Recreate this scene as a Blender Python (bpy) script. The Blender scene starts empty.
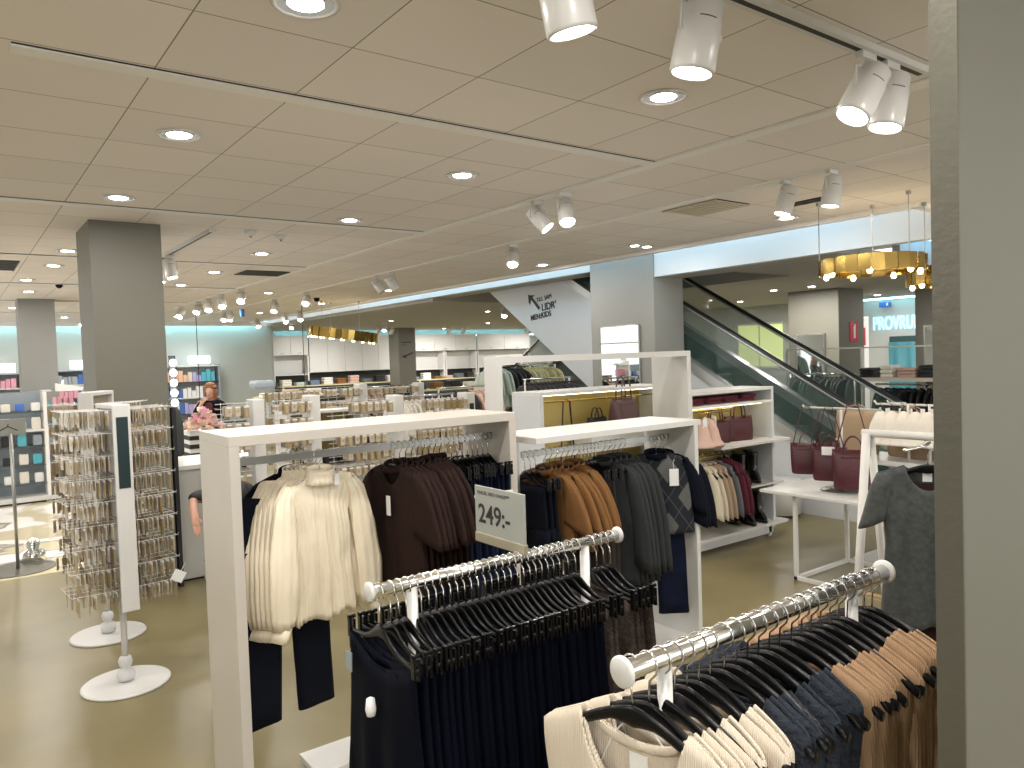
import bpy, math, random
from mathutils import Vector, Matrix
random.seed(7)
C = bpy.context.scene.collection
PI = math.pi
S = bpy.context.scene

# ------------------------------------------------------------------ materials
def mat(name, col, rough=.5, metal=0, bump=None, spec=.5, emit=None, es=0, var=None, trans=0, alpha=1, coat=0, sheen=0):
    m = bpy.data.materials.new(name); m.use_nodes = True
    nt = m.node_tree; b = nt.nodes['Principled BSDF']
    b.inputs['Base Color'].default_value = (*col, 1); b.inputs['Roughness'].default_value = rough
    b.inputs['Metallic'].default_value = metal; b.inputs['Specular IOR Level'].default_value = spec
    if trans: b.inputs['Transmission Weight'].default_value = trans; b.inputs['IOR'].default_value = 1.2
    if alpha < 1: b.inputs['Alpha'].default_value = alpha
    if coat: b.inputs['Coat Weight'].default_value = coat; b.inputs['Coat Roughness'].default_value = .08
    if sheen: b.inputs['Sheen Weight'].default_value = sheen
    if emit: b.inputs['Emission Color'].default_value = (*emit, 1); b.inputs['Emission Strength'].default_value = es
    if var or bump:
        tc = nt.nodes.new('ShaderNodeTexCoord')
    if var:   # (scale, amount): soft colour variation
        n = nt.nodes.new('ShaderNodeTexNoise'); n.inputs['Scale'].default_value = var[0]; n.inputs['Detail'].default_value = 4
        nt.links.new(tc.outputs['Object'], n.inputs['Vector'])
        r = nt.nodes.new('ShaderNodeMapRange'); r.inputs[3].default_value = 1 - var[1]; r.inputs[4].default_value = 1 + var[1]
        r.inputs[1].default_value = .3; r.inputs[2].default_value = .7
        nt.links.new(n.outputs['Fac'], r.inputs[0])
        mx = nt.nodes.new('ShaderNodeVectorMath'); mx.operation = 'SCALE'; mx.inputs[0].default_value = col
        nt.links.new(r.outputs[0], mx.inputs['Scale']); nt.links.new(mx.outputs[0], b.inputs['Base Color'])
    if bump:  # ('noise', scale, strength) or ('rib', axis, scale, strength)
        bp = nt.nodes.new('ShaderNodeBump'); bp.inputs['Distance'].default_value = .01
        if bump[0] == 'noise':
            t = nt.nodes.new('ShaderNodeTexNoise'); t.inputs['Scale'].default_value = bump[1]; bp.inputs['Strength'].default_value = bump[2]
            nt.links.new(tc.outputs['Object'], t.inputs['Vector'])
        else:
            t = nt.nodes.new('ShaderNodeTexWave'); t.bands_direction = bump[1]; t.inputs['Scale'].default_value = bump[2]
            t.inputs['Distortion'].default_value = .6; bp.inputs['Strength'].default_value = bump[3]
            nt.links.new(tc.outputs['Object'], t.inputs['Vector'])
        nt.links.new(t.outputs['Fac'], bp.inputs['Height']); nt.links.new(bp.outputs[0], b.inputs['Normal'])
    return m

def N(nt, kind, **kw):
    n = nt.nodes.new(kind)
    for k, v in kw.items(): setattr(n, k, v)
    return n
def math_node(nt, op, a, b=None):
    n = N(nt, 'ShaderNodeMath', operation=op)
    for i, v in enumerate((a, b)):
        if v is None: continue
        if isinstance(v, (int, float)): n.inputs[i].default_value = v
        else: nt.links.new(v, n.inputs[i])
    return n.outputs[0]

def ceiling_mat(name, ox, oy):
    m = mat(name, (.83, .775, .735), .9, bump=('noise', 260, .12)); nt = m.node_tree; b = nt.nodes['Principled BSDF']
    tc = N(nt, 'ShaderNodeTexCoord'); sp = N(nt, 'ShaderNodeSeparateXYZ'); nt.links.new(tc.outputs['Object'], sp.inputs[0])
    def line(o, off):
        a = math_node(nt, 'FLOORED_MODULO', math_node(nt, 'SUBTRACT', o, off), .6)
        a = math_node(nt, 'MINIMUM', a, math_node(nt, 'SUBTRACT', .6, a))
        return math_node(nt, 'LESS_THAN', a, .0028)
    l = math_node(nt, 'MAXIMUM', line(sp.outputs[0], ox), line(sp.outputs[1], oy))
    # each tile a hair different
    ix = math_node(nt, 'FLOOR', math_node(nt, 'DIVIDE', math_node(nt, 'SUBTRACT', sp.outputs[0], ox), .6))
    iy = math_node(nt, 'FLOOR', math_node(nt, 'DIVIDE', math_node(nt, 'SUBTRACT', sp.outputs[1], oy), .6))
    cb = N(nt, 'ShaderNodeCombineXYZ'); nt.links.new(ix, cb.inputs[0]); nt.links.new(iy, cb.inputs[1])
    wn = N(nt, 'ShaderNodeTexWhiteNoise'); nt.links.new(cb.outputs[0], wn.inputs['Vector'])
    mr = N(nt, 'ShaderNodeMapRange'); mr.inputs[3].default_value = .96; mr.inputs[4].default_value = 1.03; nt.links.new(wn.outputs['Value'], mr.inputs[0])
    sc = N(nt, 'ShaderNodeVectorMath', operation='SCALE'); sc.inputs[0].default_value = (.83, .775, .735); nt.links.new(mr.outputs[0], sc.inputs['Scale'])
    mx = N(nt, 'ShaderNodeMix', data_type='RGBA'); nt.links.new(l, mx.inputs[0]); nt.links.new(sc.outputs[0], mx.inputs[6])
    mx.inputs[7].default_value = (.25, .23, .21, 1); nt.links.new(mx.outputs[2], b.inputs['Base Color'])
    return m

def floor_mat():
    m = mat('khaki floor', (.2, .18, .1), .22, spec=.45); nt = m.node_tree; b = nt.nodes['Principled BSDF']
    tc = N(nt, 'ShaderNodeTexCoord')
    n = N(nt, 'ShaderNodeTexNoise'); n.inputs['Scale'].default_value = .9; n.inputs['Detail'].default_value = 6; nt.links.new(tc.outputs['Object'], n.inputs['Vector'])
    r = N(nt, 'ShaderNodeValToRGB'); nt.links.new(n.outputs['Fac'], r.inputs[0])
    r.color_ramp.elements[0].position = .35; r.color_ramp.elements[0].color = (.185, .153, .072, 1)
    r.color_ramp.elements[1].position = .68; r.color_ramp.elements[1].color = (.255, .215, .108, 1)
    n2 = N(nt, 'ShaderNodeTexNoise'); n2.inputs['Scale'].default_value = 3; nt.links.new(tc.outputs['Object'], n2.inputs['Vector'])
    mr = N(nt, 'ShaderNodeMapRange'); mr.inputs[3].default_value = .30; mr.inputs[4].default_value = .38; nt.links.new(n2.outputs['Fac'], mr.inputs[0])
    nt.links.new(mr.outputs[0], b.inputs['Roughness']); nt.links.new(r.outputs[0], b.inputs['Base Color'])
    return m

def marble_mat():
    m = mat('painted floor', (.8, .78, .72), .15); nt = m.node_tree; b = nt.nodes['Principled BSDF']
    tc = N(nt, 'ShaderNodeTexCoord'); w = N(nt, 'ShaderNodeTexNoise'); w.inputs['Scale'].default_value = .38; w.inputs['Detail'].default_value = 3
    w.inputs['Distortion'].default_value = 1.6; nt.links.new(tc.outputs['Object'], w.inputs['Vector'])
    r = N(nt, 'ShaderNodeValToRGB'); nt.links.new(w.outputs['Fac'], r.inputs[0]); e = r.color_ramp.elements
    e[0].position = .3; e[0].color = (.62, .55, .36, 1); e[1].position = .44; e[1].color = (.68, .62, .42, 1)
    for p, c in ((.46, (.28, .26, .24, 1)), (.475, (.9, .88, .84, 1)), (.58, (.88, .86, .82, 1)), (.6, (.62, .55, .38, 1))):
        x = e.new(p); x.color = c
    nt.links.new(r.outputs[0], b.inputs['Base Color'])
    return m

def argyle_mat():
    m = mat('argyle knit', (.1, .1, .1), .9, bump=('rib', 'Z', 90, .3)); nt = m.node_tree; b = nt.nodes['Principled BSDF']
    tc = N(nt, 'ShaderNodeTexCoord'); sp = N(nt, 'ShaderNodeSeparateXYZ'); nt.links.new(tc.outputs['Object'], sp.inputs[0])
    u = math_node(nt, 'DIVIDE', sp.outputs[0], .135); v = math_node(nt, 'DIVIDE', sp.outputs[2], .19)
    p = math_node(nt, 'ADD', u, v); q = math_node(nt, 'SUBTRACT', u, v)
    fp = math_node(nt, 'FLOORED_MODULO', math_node(nt, 'FLOOR', p), 2); fq = math_node(nt, 'FLOORED_MODULO', math_node(nt, 'FLOOR', q), 2)
    both = math_node(nt, 'MULTIPLY', fp, fq)          # pale diamonds
    def ln(x):
        a = math_node(nt, 'FLOORED_MODULO', math_node(nt, 'ADD', x, .5), 1); a = math_node(nt, 'ABSOLUTE', math_node(nt, 'SUBTRACT', a, 0.02))
        return math_node(nt, 'LESS_THAN', a, .035)
    line = math_node(nt, 'MAXIMUM', ln(p), ln(q))
    n = N(nt, 'ShaderNodeTexNoise'); n.inputs['Scale'].default_value = 60; nt.links.new(tc.outputs['Object'], n.inputs['Vector'])
    c0 = N(nt, 'ShaderNodeMix', data_type='RGBA'); c0.inputs[6].default_value = (.012, .015, .022, 1); c0.inputs[7].default_value = (.13, .13, .125, 1); nt.links.new(both, c0.inputs[0])
    c1 = N(nt, 'ShaderNodeMix', data_type='RGBA'); nt.links.new(c0.outputs[2], c1.inputs[6]); c1.inputs[7].default_value = (.10, .10, .10, 1)
    nt.links.new(math_node(nt, 'MULTIPLY', line, .7), c1.inputs[0])
    nt.links.new(c1.outputs[2], b.inputs['Base Color'])
    return m

M = dict(
 ceil=ceiling_mat('ceiling tiles', .148, 3.996 % .6), ceil2=ceiling_mat('ceiling tiles right', .24, 3.996 % .6),
 floor=floor_mat(), marble=marble_mat(), argyle=argyle_mat(),
 trim=mat('white trim', (.86, .84, .81), .45), dark=mat('dark gap', (.03, .03, .03), .8),
 column=mat('grey green column paint', (.150, .146, .115), .55, var=(1.5, .03)),
 column_l=mat('light grey column paint', (.27, .27, .25), .55, var=(1.5, .03)),
 wall=mat('pale grey wall', (.50, .53, .50), .8, var=(.7, .02)), wall_w=mat('white wall', (.62, .66, .68), .7),
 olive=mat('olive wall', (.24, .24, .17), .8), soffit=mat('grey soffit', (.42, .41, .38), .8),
 lam=mat('warm white laminate', (.56, .52, .46), .4, var=(3, .02)), white=mat('white lacquer', (.66, .655, .63), .35),
 whitem=mat('white metal', (.68, .67, .645), .3, spec=.6), cool=mat('cool white panel', (.60, .62, .64), .45),
 chrome=mat('chrome', (.82, .82, .82), .14, 1), steel=mat('brushed steel', (.42, .42, .40), .35, .9), galv=mat('galvanised edge', (.13, .125, .10), .4, .5, bump=('noise', 60, .1)),
 gold=mat('polished brass', (.42, .29, .085), .14, 1), goldback=mat('brass gold panel', (.46, .36, .13), .45, .3),
 black=mat('black plastic', (.004, .004, .0045), .27, spec=.25), blackm=mat('matt black', (.015, .015, .016), .6),
 navy=mat('black navy satin', (.0020, .0030, .008), .7, spec=.06, bump=('noise', 14, .25)),
 navy2=mat('dark navy cloth', (.0035, .005, .011), .85, spec=.15, bump=('noise', 40, .2)),
 denim=mat('dark blue denim', (.005, .009, .028), .85, spec=.2, bump=('noise', 120, .2), var=(7, .35)),
 tweed=mat('brown tweed', (.062, .047, .040), .95, spec=.2, bump=('noise', 160, .6), var=(70, .5)),
 cream=mat('cream rib knit', (.72, .63, .50), .9, bump=('rib', 'X', 75, .45)),
 camelrib=mat('camel rib knit', (.44, .275, .155), .9, bump=('rib', 'X', 75, .45)),
 charcoal=mat('charcoal blue knit', (.028, .034, .046), .95, bump=('noise', 110, .8), var=(60, .3), spec=.2),
 satin=mat('cream satin', (.84, .745, .57), .38, bump=('noise', 14, .5)), satin_in=mat('cream collar lining', (.6, .5, .34), .6),
 brown=mat('dark brown wool', (.026, .0135, .0115), .9, spec=.15, bump=('noise', 80, .25)), camel=mat('camel wool', (.215, .105, .038), .9, spec=.2, bump=('noise', 80, .3), var=(8, .08)),
 taupe=mat('taupe cloth', (.04, .032, .028), .85, spec=.2), greywool=mat('grey wool', (.036, .040, .042), .85, spec=.2, bump=('noise', 90, .3)),
 greyknit=mat('grey melange knit', (.060, .065, .063), .95, spec=.2, bump=('rib', 'Z', 80, .3), var=(40, .25), sheen=.2),
 burgundy=mat('burgundy leather', (.062, .007, .013), .38, bump=('noise', 60, .2)), burgk=mat('burgundy knit', (.11, .015, .03), .95, bump=('rib', 'Z', 60, .3)),
 patent=mat('black patent leather', (.006, .006, .007), .1, coat=.6), beigek=mat('beige knit', (.42, .31, .22), .95, bump=('rib', 'Z', 60, .3)),
 creamk=mat('cream knit', (.66, .60, .46), .95, bump=('rib', 'Z', 60, .3)), slate=mat('slate grey knit', (.14, .15, .17), .95, bump=('rib', 'Z', 60, .3)),
 tan=mat('tan canvas', (.38, .27, .17), .8, bump=('noise', 120, .3)), mauve=mat('mauve leather', (.10, .05, .05), .45, bump=('noise', 60, .2)),
 pink=mat('pale pink knit', (.58, .40, .33), .9, bump=('noise', 90, .4)), offw=mat('off white cloth', (.78, .74, .66), .85),
 tag=mat('white card', (.82, .82, .80), .6), sign=mat('grey sign card', (.33, .34, .31), .4), signgold=mat('beige sign foot', (.30, .27, .19), .4),
 ink=mat('black ink', (.02, .02, .02), .6), red=mat('red plastic', (.5, .01, .02), .4), redsign=mat('red sign', (.55, .02, .05), .5),
 glass=mat('balustrade glass', (.10, .16, .14), .03, spec=.5, alpha=.22), mirror=mat('mirror', (.58, .62, .60), .02, 1),
 step=mat('escalator step', (.09, .105, .10), .5, .3), skirtm=mat('escalator inner skirt', (.012, .03, .032), .4), rubber=mat('handrail rubber', (.01, .01, .012), .35), alu=mat('anodised aluminium', (.55, .56, .55), .32, .8),
 lens=mat('lamp lens', (1, 1, 1), .5, emit=(1, .97, .92), es=22), spotlens=mat('spot lens', (1, 1, 1), .5, emit=(1, .95, .88), es=30),
 reflector=mat('lamp reflector', (.8, .8, .82), .12, 1), bulb=mat('warm bulb', (1, 1, 1), .5, emit=(1, .86, .55), es=5), vanity=mat('vanity bulb', (1, 1, 1), .5, emit=(.95, .97, 1), es=10),
 cove=mat('cove tube', (1, 1, 1), .5, emit=(.20, .66, 1), es=5.5), coveb=mat('cove tube far', (1, 1, 1), .5, emit=(.36, .82, .95), es=9),
 letters=mat('lit letters', (.6, .9, 1), .5, emit=(.25, .62, .95), es=1.0), lightbox=mat('yellow green lit window', (.7, .8, .4), .5, emit=(.62, .76, .30), es=.55), whitebox=mat('lit white box', (1, 1, 1), .5, emit=(1, 1, 1), es=2.5),
 teal=mat('teal curtain', (.06, .22, .26), .6), tealdark=mat('dark teal glass', (.01, .05, .05), .2),
 card=mat('clear beige card', (.52, .46, .36), .3, spec=.7), carddark=mat('grey card', (.32, .26, .18), .3, spec=.7), goldbit=mat('gold trinket', (.50, .36, .14), .35, .5),
 skin=mat('skin', (.55, .31, .22), .5), hair=mat('ginger hair', (.25, .10, .04), .6, bump=('noise', 120, .6)), hairb=mat('brown hair', (.06, .028, .015), .6, bump=('noise', 120, .6)),
 wine=mat('wine top', (.09, .012, .02), .8), jeans=mat('blue jeans', (.05, .09, .17), .85), lips=mat('lipstick', (.45, .12, .14), .35), purple=mat('purple eyeshadow', (.20, .10, .42), .5), pskin=mat('poster skin', (.52, .33, .26), .5),
 wood=mat('light oak', (.46, .30, .14), .5, var=(6, .15)), whitewash=mat('whitewashed wood', (.60, .585, .54), .5, var=(5, .06)),
 olivecl=mat('pale yellow cloth', (.55, .52, .30), .9), mint=mat('pale green cloth', (.55, .62, .55), .9), denimg=mat('blue grey plastic', (.16, .22, .3), .5),
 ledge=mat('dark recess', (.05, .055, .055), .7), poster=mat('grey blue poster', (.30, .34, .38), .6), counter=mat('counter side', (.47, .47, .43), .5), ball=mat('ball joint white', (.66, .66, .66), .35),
 eyew=mat('eye white', (.8, .8, .8), .3))
PAL = [mat('box %s' % n, c, .5) for n, c in dict(aqua=(.10, .45, .55), coral=(.75, .20, .18), white=(.8, .8, .8), blue=(.06, .16, .5), pink=(.75, .35, .45), peach=(.8, .5, .35), green=(.12, .4, .25), grey=(.35, .4, .45), lilac=(.45, .4, .7), sand=(.7, .6, .5)).items()]

# ------------------------------------------------------------------ mesh helpers
class MB:
    def __init__(s): s.v = []; s.f = []; s.m = []; s.mats = []
    def mi(s, m):
        if m is None: return 0
        if m not in s.mats: s.mats.append(m)
        return s.mats.index(m)
    def add(s, vs, fs, m=None):
        o = len(s.v); s.v += [tuple(v) for v in vs]; s.f += [[i + o for i in f] for f in fs]; s.m += [s.mi(m)] * len(fs); return s
    def box(s, x0, x1, y0, y1, z0, z1, m=None):
        vs = [(x, y, z) for x in (x0, x1) for y in (y0, y1) for z in (z0, z1)]
        return s.add(vs, [(0, 1, 3, 2), (4, 6, 7, 5), (0, 4, 5, 1), (2, 3, 7, 6), (0, 2, 6, 4), (1, 5, 7, 3)], m)
    def rings(s, rs, closed=True, cap=True, m=None):
        n = len(rs[0]); vs = [p for r in rs for p in r]; fs = []
        for j in range(len(rs) - 1):
            for i in range(n if closed else n - 1):
                k = (i + 1) % n; fs.append((j * n + i, j * n + k, (j + 1) * n + k, (j + 1) * n + i))
        if cap: fs.append(tuple(reversed(range(n)))); fs.append(tuple((len(rs) - 1) * n + i for i in range(n)))
        return s.add(vs, fs, m)
    def tube(s, pts, r, n=8, cap=True, m=None, flat=None):
        pts = [Vector(p) for p in pts]; rs = []; up = None
        for i, p in enumerate(pts):
            d = (pts[min(i + 1, len(pts) - 1)] - pts[max(i - 1, 0)]).normalized()
            if up is None: up = Vector((0, 0, 1)) if abs(d.z) < .9 else Vector((0, 1, 0))
            a = d.cross(up).normalized(); up = a.cross(d).normalized(); ri = r[i] if isinstance(r, list) else r
            rx, ry = ri if isinstance(ri, (list, tuple)) else (ri, ri)
            rs.append([p + a * rx * math.cos(t) + up * ry * math.sin(t) for t in (2 * PI * k / n for k in range(n))])
        return s.rings(rs, True, cap, m)
    def lathe(s, prof, c=(0, 0, 0), n=20, m=None, axis='z', cap=True):
        rs = []
        for r, z in prof:
            ring = []
            for k in range(n):
                a = 2 * PI * k / n; p = (r * math.cos(a), r * math.sin(a), z)
                if axis == 'x': p = (p[2], p[0], p[1])
                if axis == 'y': p = (p[1], p[2], p[0])
                ring.append((p[0] + c[0], p[1] + c[1], p[2] + c[2]))
            rs.append(ring)
        return s.rings(rs, True, cap, m)
    def prism(s, poly, y0, y1, m=None, axis='y'):   # polygon in XZ extruded along y  (axis='x': polygon in YZ)
        def P(a, b, t): return (a, t, b) if axis == 'y' else ((t, a, b) if axis == 'x' else (a, b, t))
        n = len(poly); vs = [P(a, b, y0) for a, b in poly] + [P(a, b, y1) for a, b in poly]
        fs = [tuple(range(n)), tuple(reversed(range(n, 2 * n)))] + [(i, (i + 1) % n, n + (i + 1) % n, n + i) for i in range(n)]
        return s.add(vs, fs, m)
    def mesh(s, name, m=None, smooth=False):
        me = bpy.data.meshes.new(name); me.from_pydata(s.v, [], s.f)
        ml = s.mats if s.mats and s.mats[0] is not None and m is None else [m] + [x for x in s.mats]
        for x in ml: me.materials.append(x)
        if s.mats and m is None:
            for p, i in zip(me.polygons, s.m): p.material_index = i
        if smooth:
            for p in me.polygons: p.use_smooth = True
        me.update(); return me
    def build(s, name, m=None, parent=None, smooth=False, bevel=0, solid=0):
        o = bpy.data.objects.new(name, s.mesh(name, m, smooth)); C.objects.link(o)
        if parent: o.parent = parent
        if solid: k = o.modifiers.new('t', 'SOLIDIFY'); k.thickness = solid; k.offset = 0
        if bevel: k = o.modifiers.new('b', 'BEVEL'); k.width = bevel; k.segments = 2; k.limit_method = 'ANGLE'
        if smooth and not solid: fix_normals(o.data)
        else: fix_normals(o.data)
        return o
def fix_normals(me):
    import bmesh
    b = bmesh.new(); b.from_mesh(me); bmesh.ops.recalc_face_normals(b, faces=b.faces); b.to_mesh(me); b.free()

def tag(o, label, cat, group=None, kind=None):
    o['label'] = label; o['category'] = cat
    if group: o['group'] = group
    if kind: o['kind'] = kind
    return o
def thing(name, label, cat, loc=(0, 0, 0), rz=0, group=None):
    o = bpy.data.objects.new(name, None); C.objects.link(o); o.empty_display_size = .05
    o.location = loc; o.rotation_euler = (0, 0, rz); return tag(o, label, cat, group)
def dup(root, loc, rz=None, label=None, group=None, mats=None):
    r = root.copy(); C.objects.link(r); r.location = loc
    if rz is not None: r.rotation_euler = (r.rotation_euler[0], r.rotation_euler[1], rz)
    if label: r['label'] = label
    if group: r['group'] = group
    for ch in list(root.children):
        c = ch.copy(); C.objects.link(c); c.parent = r
        for g in ch.children: d = g.copy(); C.objects.link(d); d.parent = c
    return r
def struct(mb, name, m, bevel=0, label=None):
    o = mb.build(name, m, bevel=bevel); o['kind'] = 'structure'
    o['label'] = label or name.replace('_', ' '); o['category'] = name.split('_')[0]
    return o
def text_obj(name, body, size, m, parent, mtx, depth=.002, bold=0):
    cu = bpy.data.curves.new(name, 'FONT'); cu.body = body; cu.size = size; cu.extrude = depth; cu.offset = bold
    t = bpy.data.objects.new('tmp', cu); C.objects.link(t); bpy.context.view_layer.update()
    me = bpy.data.meshes.new_from_object(t.evaluated_get(bpy.context.evaluated_depsgraph_get()))
    bpy.data.objects.remove(t); me.materials.clear(); me.materials.append(m)
    o = bpy.data.objects.new(name, me); C.objects.link(o); o.parent = parent; o.matrix_local = mtx; return o
def facing(x, y, z, towards='-x', tilt=0):   # text basis: reads left to right for somebody looking at it
    c = {'-x': ((0, -1, 0), (0, 0, 1), (-1, 0, 0)), '-y': ((1, 0, 0), (0, 0, 1), (0, -1, 0))}[towards]
    m = Matrix(((c[0][0], c[1][0], c[2][0], x), (c[0][1], c[1][1], c[2][1], y), (c[0][2], c[1][2], c[2][2], z), (0, 0, 0, 1)))
    return m @ Matrix.Rotation(tilt, 4, 'Z')

H = 3.195
# ------------------------------------------------------------------ setting
f = struct(MB().box(-5, 24, -5, 27, -.1, 0), 'floor', M['floor'])
struct(MB().box(-5, 1.62, 8.55, 22, -.05, .003), 'trim_1', M['marble'], label='white and sand painted floor of the beauty area')
struct(MB().box(-5, 3.8, -5, 26, H, H + .1), 'ceiling', M['ceil'])
struct(MB().box(3.8, 7.0, 3.3, 26, H, H + .1), 'ceiling', M['ceil2'])
struct(MB().box(3.8, 14, -5, 3.3, H, H + .1), 'ceiling', M['ceil2'])
k = 2
def strip(x0, x1, y0, y1):
    global k
    horiz = (x1 - x0) > (y1 - y0); b = MB()
    b.box(x0, x1, y0, y1, H - .012, H + .002)
    o = struct(b, 'trim_%d' % k, M['trim'], label='white ceiling profile %d' % k); k += 1
    g = MB()
    if horiz: g.box(x0, x1, y0 - .008, y0, H - .004, H + .001)
    else: g.box(x1, x1 + .008, y0, y1, H - .004, H + .001)
    g.build('shadow_gap', M['dark'], o)
for y in (.42, 3.42, 6.42, 9.42, 12.42, 15.42, 18.42): strip(-5 if y != 3.42 else .25, 3.76, y, y + .085)
strip(3.76, 3.85, 1.0, 25); strip(4.97, 5.06, 1.6, 25); strip(-.05, .04, 3.5, 25)
# ceiling edge and light trough
struct(MB().box(6.93, 7.03, 3.22, 26, H - .035, H + .12), 'trim_30', M['trim'], label='white edge of the tiled ceiling')
struct(MB().box(7.0, 14, 3.22, 3.32, H - .035, H + .5), 'trim_31', M['trim'], label='white return edge of the tiled ceiling')
struct(MB().box(7.0, 14, 3.3, 26, 3.72, 3.8), 'ceiling', M['soffit'])
struct(MB().box(7.42, 7.55, 3.32, 8.0, 2.93, 3.72).box(7.42, 7.55, 8, 26, 3.13, 3.72), 'wall_beam', M['wall_w'], label='bulkhead wall lit by the blue light trough')
b = MB()
b.box(7.55, 7.97, 4.35, 8.0, 2.93, 3.0).box(8.0, 9.25, 4.35, 6.0, 2.93, 3.0).box(9.25, 24, 4.95, 12.6, 2.93, 3.0).box(7.55, 7.95, 8.5, 12.6, 3.14, 3.2).box(7.55, 24, 12.6, 26, 3.07, 3.14)
struct(b, 'ceiling', M['soffit'])
struct(MB().box(7.93, 7.96, 6.0, 8.0, 3.0, 5.6).box(7.93, 7.96, 8.0, 12.6, 3.2, 5.6).box(9.25, 9.3, 6, 12.6, 3.0, 5.6).box(7.95, 9.3, 5.95, 6.0, 3.0, 5.6).box(7.95, 9.3, 12.6, 12.65, 3.14, 5.6).box(7.95, 9.3, 5.95, 12.65, 5.6, 5.65), 'wall_shaft', M['soffit'], label='walls of the escalator opening')
struct(MB().box(9.9, 24, 4.85, 4.95, 2.93, 3.5), 'wall_recess', M['wall_w'], label='second bulkhead wall lit blue')
# columns
struct(MB().box(.985, 1.535, 7.08, 7.83, 0, H), 'wall_column_1', M['column'], label='large grey green square column by the jewellery stands')
struct(MB().box(.99, 1.52, 15.05, 15.6, 0, H), 'wall_column_2', M['column_l'], label='smaller grey column by the beauty shelves')
struct(MB().box(7.4, 7.97, 6.8, 8.0, 0, 3.6), 'wall_column_3', M['column_l'], label='wide grey column carrying the mirror by the escalator')
c4 = struct(MB().box(12.3, 12.95, 22.9, 23.6, 0, H), 'wall_column_4', M['column'], label='grey green column with a black arrow at the back')
struct(MB().box(12, 12.8, 6.91, 7.85, 0, 2.95), 'wall_column_5', M['column'], label='dark column behind the escalator')
struct(MB().box(13, 13.8, 5.2, 6.13, 0, 2.95), 'wall_column_6', M['column'], label='dark column right of the fitting room sign')
# near partition on the right
struct(MB().box(1.506, 3.2, .628, .668, -.0, H), 'wall_right', M['column'], label='grey green partition filling the right of the view')
struct(MB().box(1.500, 1.506, .626, .676, -.0, H), 'trim_32', M['galv'], label='metal edge of the partition')
# outer walls
struct(MB().box(-5.1, -5, -5, 12, 0, H).box(-5.1, -5, 12, 27, 0, .25).box(-5.1, -5, 12, 27, H - .15, H), 'wall_left', M['wall'])  # far part left open out of view, to let fill light in
struct(MB().box(-5, 24, -5.1, -5, 0, .25).box(-5, 24, -5.1, -5, H - .15, H), 'wall_front', M['wall'])  # unseen front left open so world light reaches the ceiling
for wi in range(4): struct(MB().box(-5.08, -5.0, 12 + wi * 3.2, 12.1 + wi * 3.2, .25, H - .15).box(-5.07, -5.02, 12.1 + wi * 3.2, 15.2 + wi * 3.2, 2.3, 2.36), 'window_%d' % (wi + 1), M['trim'], label='added unseen window frame %d for fill light' % (wi + 1))  # unseen windows, added only for the light they let in
struct(MB().box(-5, 7.65, 22, 22.12, 0, H), 'wall_back', M['wall'])
struct(MB().box(7.6, 7.72, 22.1, 26, 0, H), 'wall_back_return', M['wall'])
struct(MB().box(7.6, 24, 25.6, 25.8, 0, H), 'wall_back_far', M['wall'])
struct(MB().box(23.9, 24, -5, 27, 0, H), 'wall_far_right', M['wall'])
struct(MB().box(14, 14.1, -5, 3.3, 0, H), 'wall_side_right', M['wall'])
struct(MB().box(16.0, 16.2, 6.2, 8.95, 0, 2.95), 'wall_fitting_room', M['wall'])
# cove tubes: the light troughs of the place
def cove(name, label, x0, x1, y0, y1, z, m):
    tag(MB().box(x0, x1, y0, y1, z, z + .03).build(name, m), label, 'light', None)
cove('light_tube', 'blue white light tube in the trough above the tiled ceiling edge', 7.06, 7.09, 4.0, 15.5, H + .13, M['cove'])
cove('light_tube', 'blue white light tube in the second trough behind the brass lamps', 9.9, 14, 4.70, 4.73, 3.3, M['cove'])
struct(MB().box(-5, 7.65, 21.70, 21.73, 3.08, H), 'trim_33', M['trim'], label='valance hiding the light tube of the back wall')
cove('light_tube', 'pale cyan light tube along the top of the back wall', .0, 7.5, 21.80, 21.84, 3.14, M['coveb'])
cove('light_tube', 'pale cyan light tube above the white wall cabinets', 8.8, 20, 25.2, 25.24, 2.865, M['coveb'])
cove('light_tube', 'white light tube above the fitting room sign', 15.8, 15.83, 7.0, 8.6, 2.9, M['coveb'])

# ------------------------------------------------------------------ lamps
def light(kind, loc, power, size=.15, col=(1, .955, .91), spot=None, rot=None):
    d = bpy.data.lights.new('lamp', kind); d.energy = power; d.color = col
    if kind == 'AREA': d.shape = 'DISK'; d.size = size
    if kind == 'SPOT': d.spot_size = spot or 1.4; d.spot_blend = .8; d.shadow_soft_size = size
    o = bpy.data.objects.new('lamp_light', d); C.objects.link(o); o.location = loc
    if rot: o.rotation_euler = rot
    return o
def downlight(x, y, label, power=15, r=.115, double=False):
    t = thing('downlight', label, 'ceiling light', (x, y, H), 0, None)
    for s in ((-.1, .1) if double else (0,)):
        rr = r * (.8 if double else 1)
        MB().lathe([(rr, 0), (rr + .004, -.006), (rr - .012, -.010), (rr - .014, -.001)], (s, 0, 0), 28).build('trim_ring', M['whitem'], t, True)
        MB().lathe([(rr - .015, -.004), (rr - .045, -.0005), (rr - .06, .0)], (s, 0, 0), 28).build('reflector', M['reflector'], t, True)
        MB().lathe([(rr * .55, -.0055), (rr * .5, -.009), (.001, -.010)], (s, 0, 0), 20).build('lens', M['lens'], t, True)
    light('AREA', (x, y, H - .02), power, .16); return t
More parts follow.
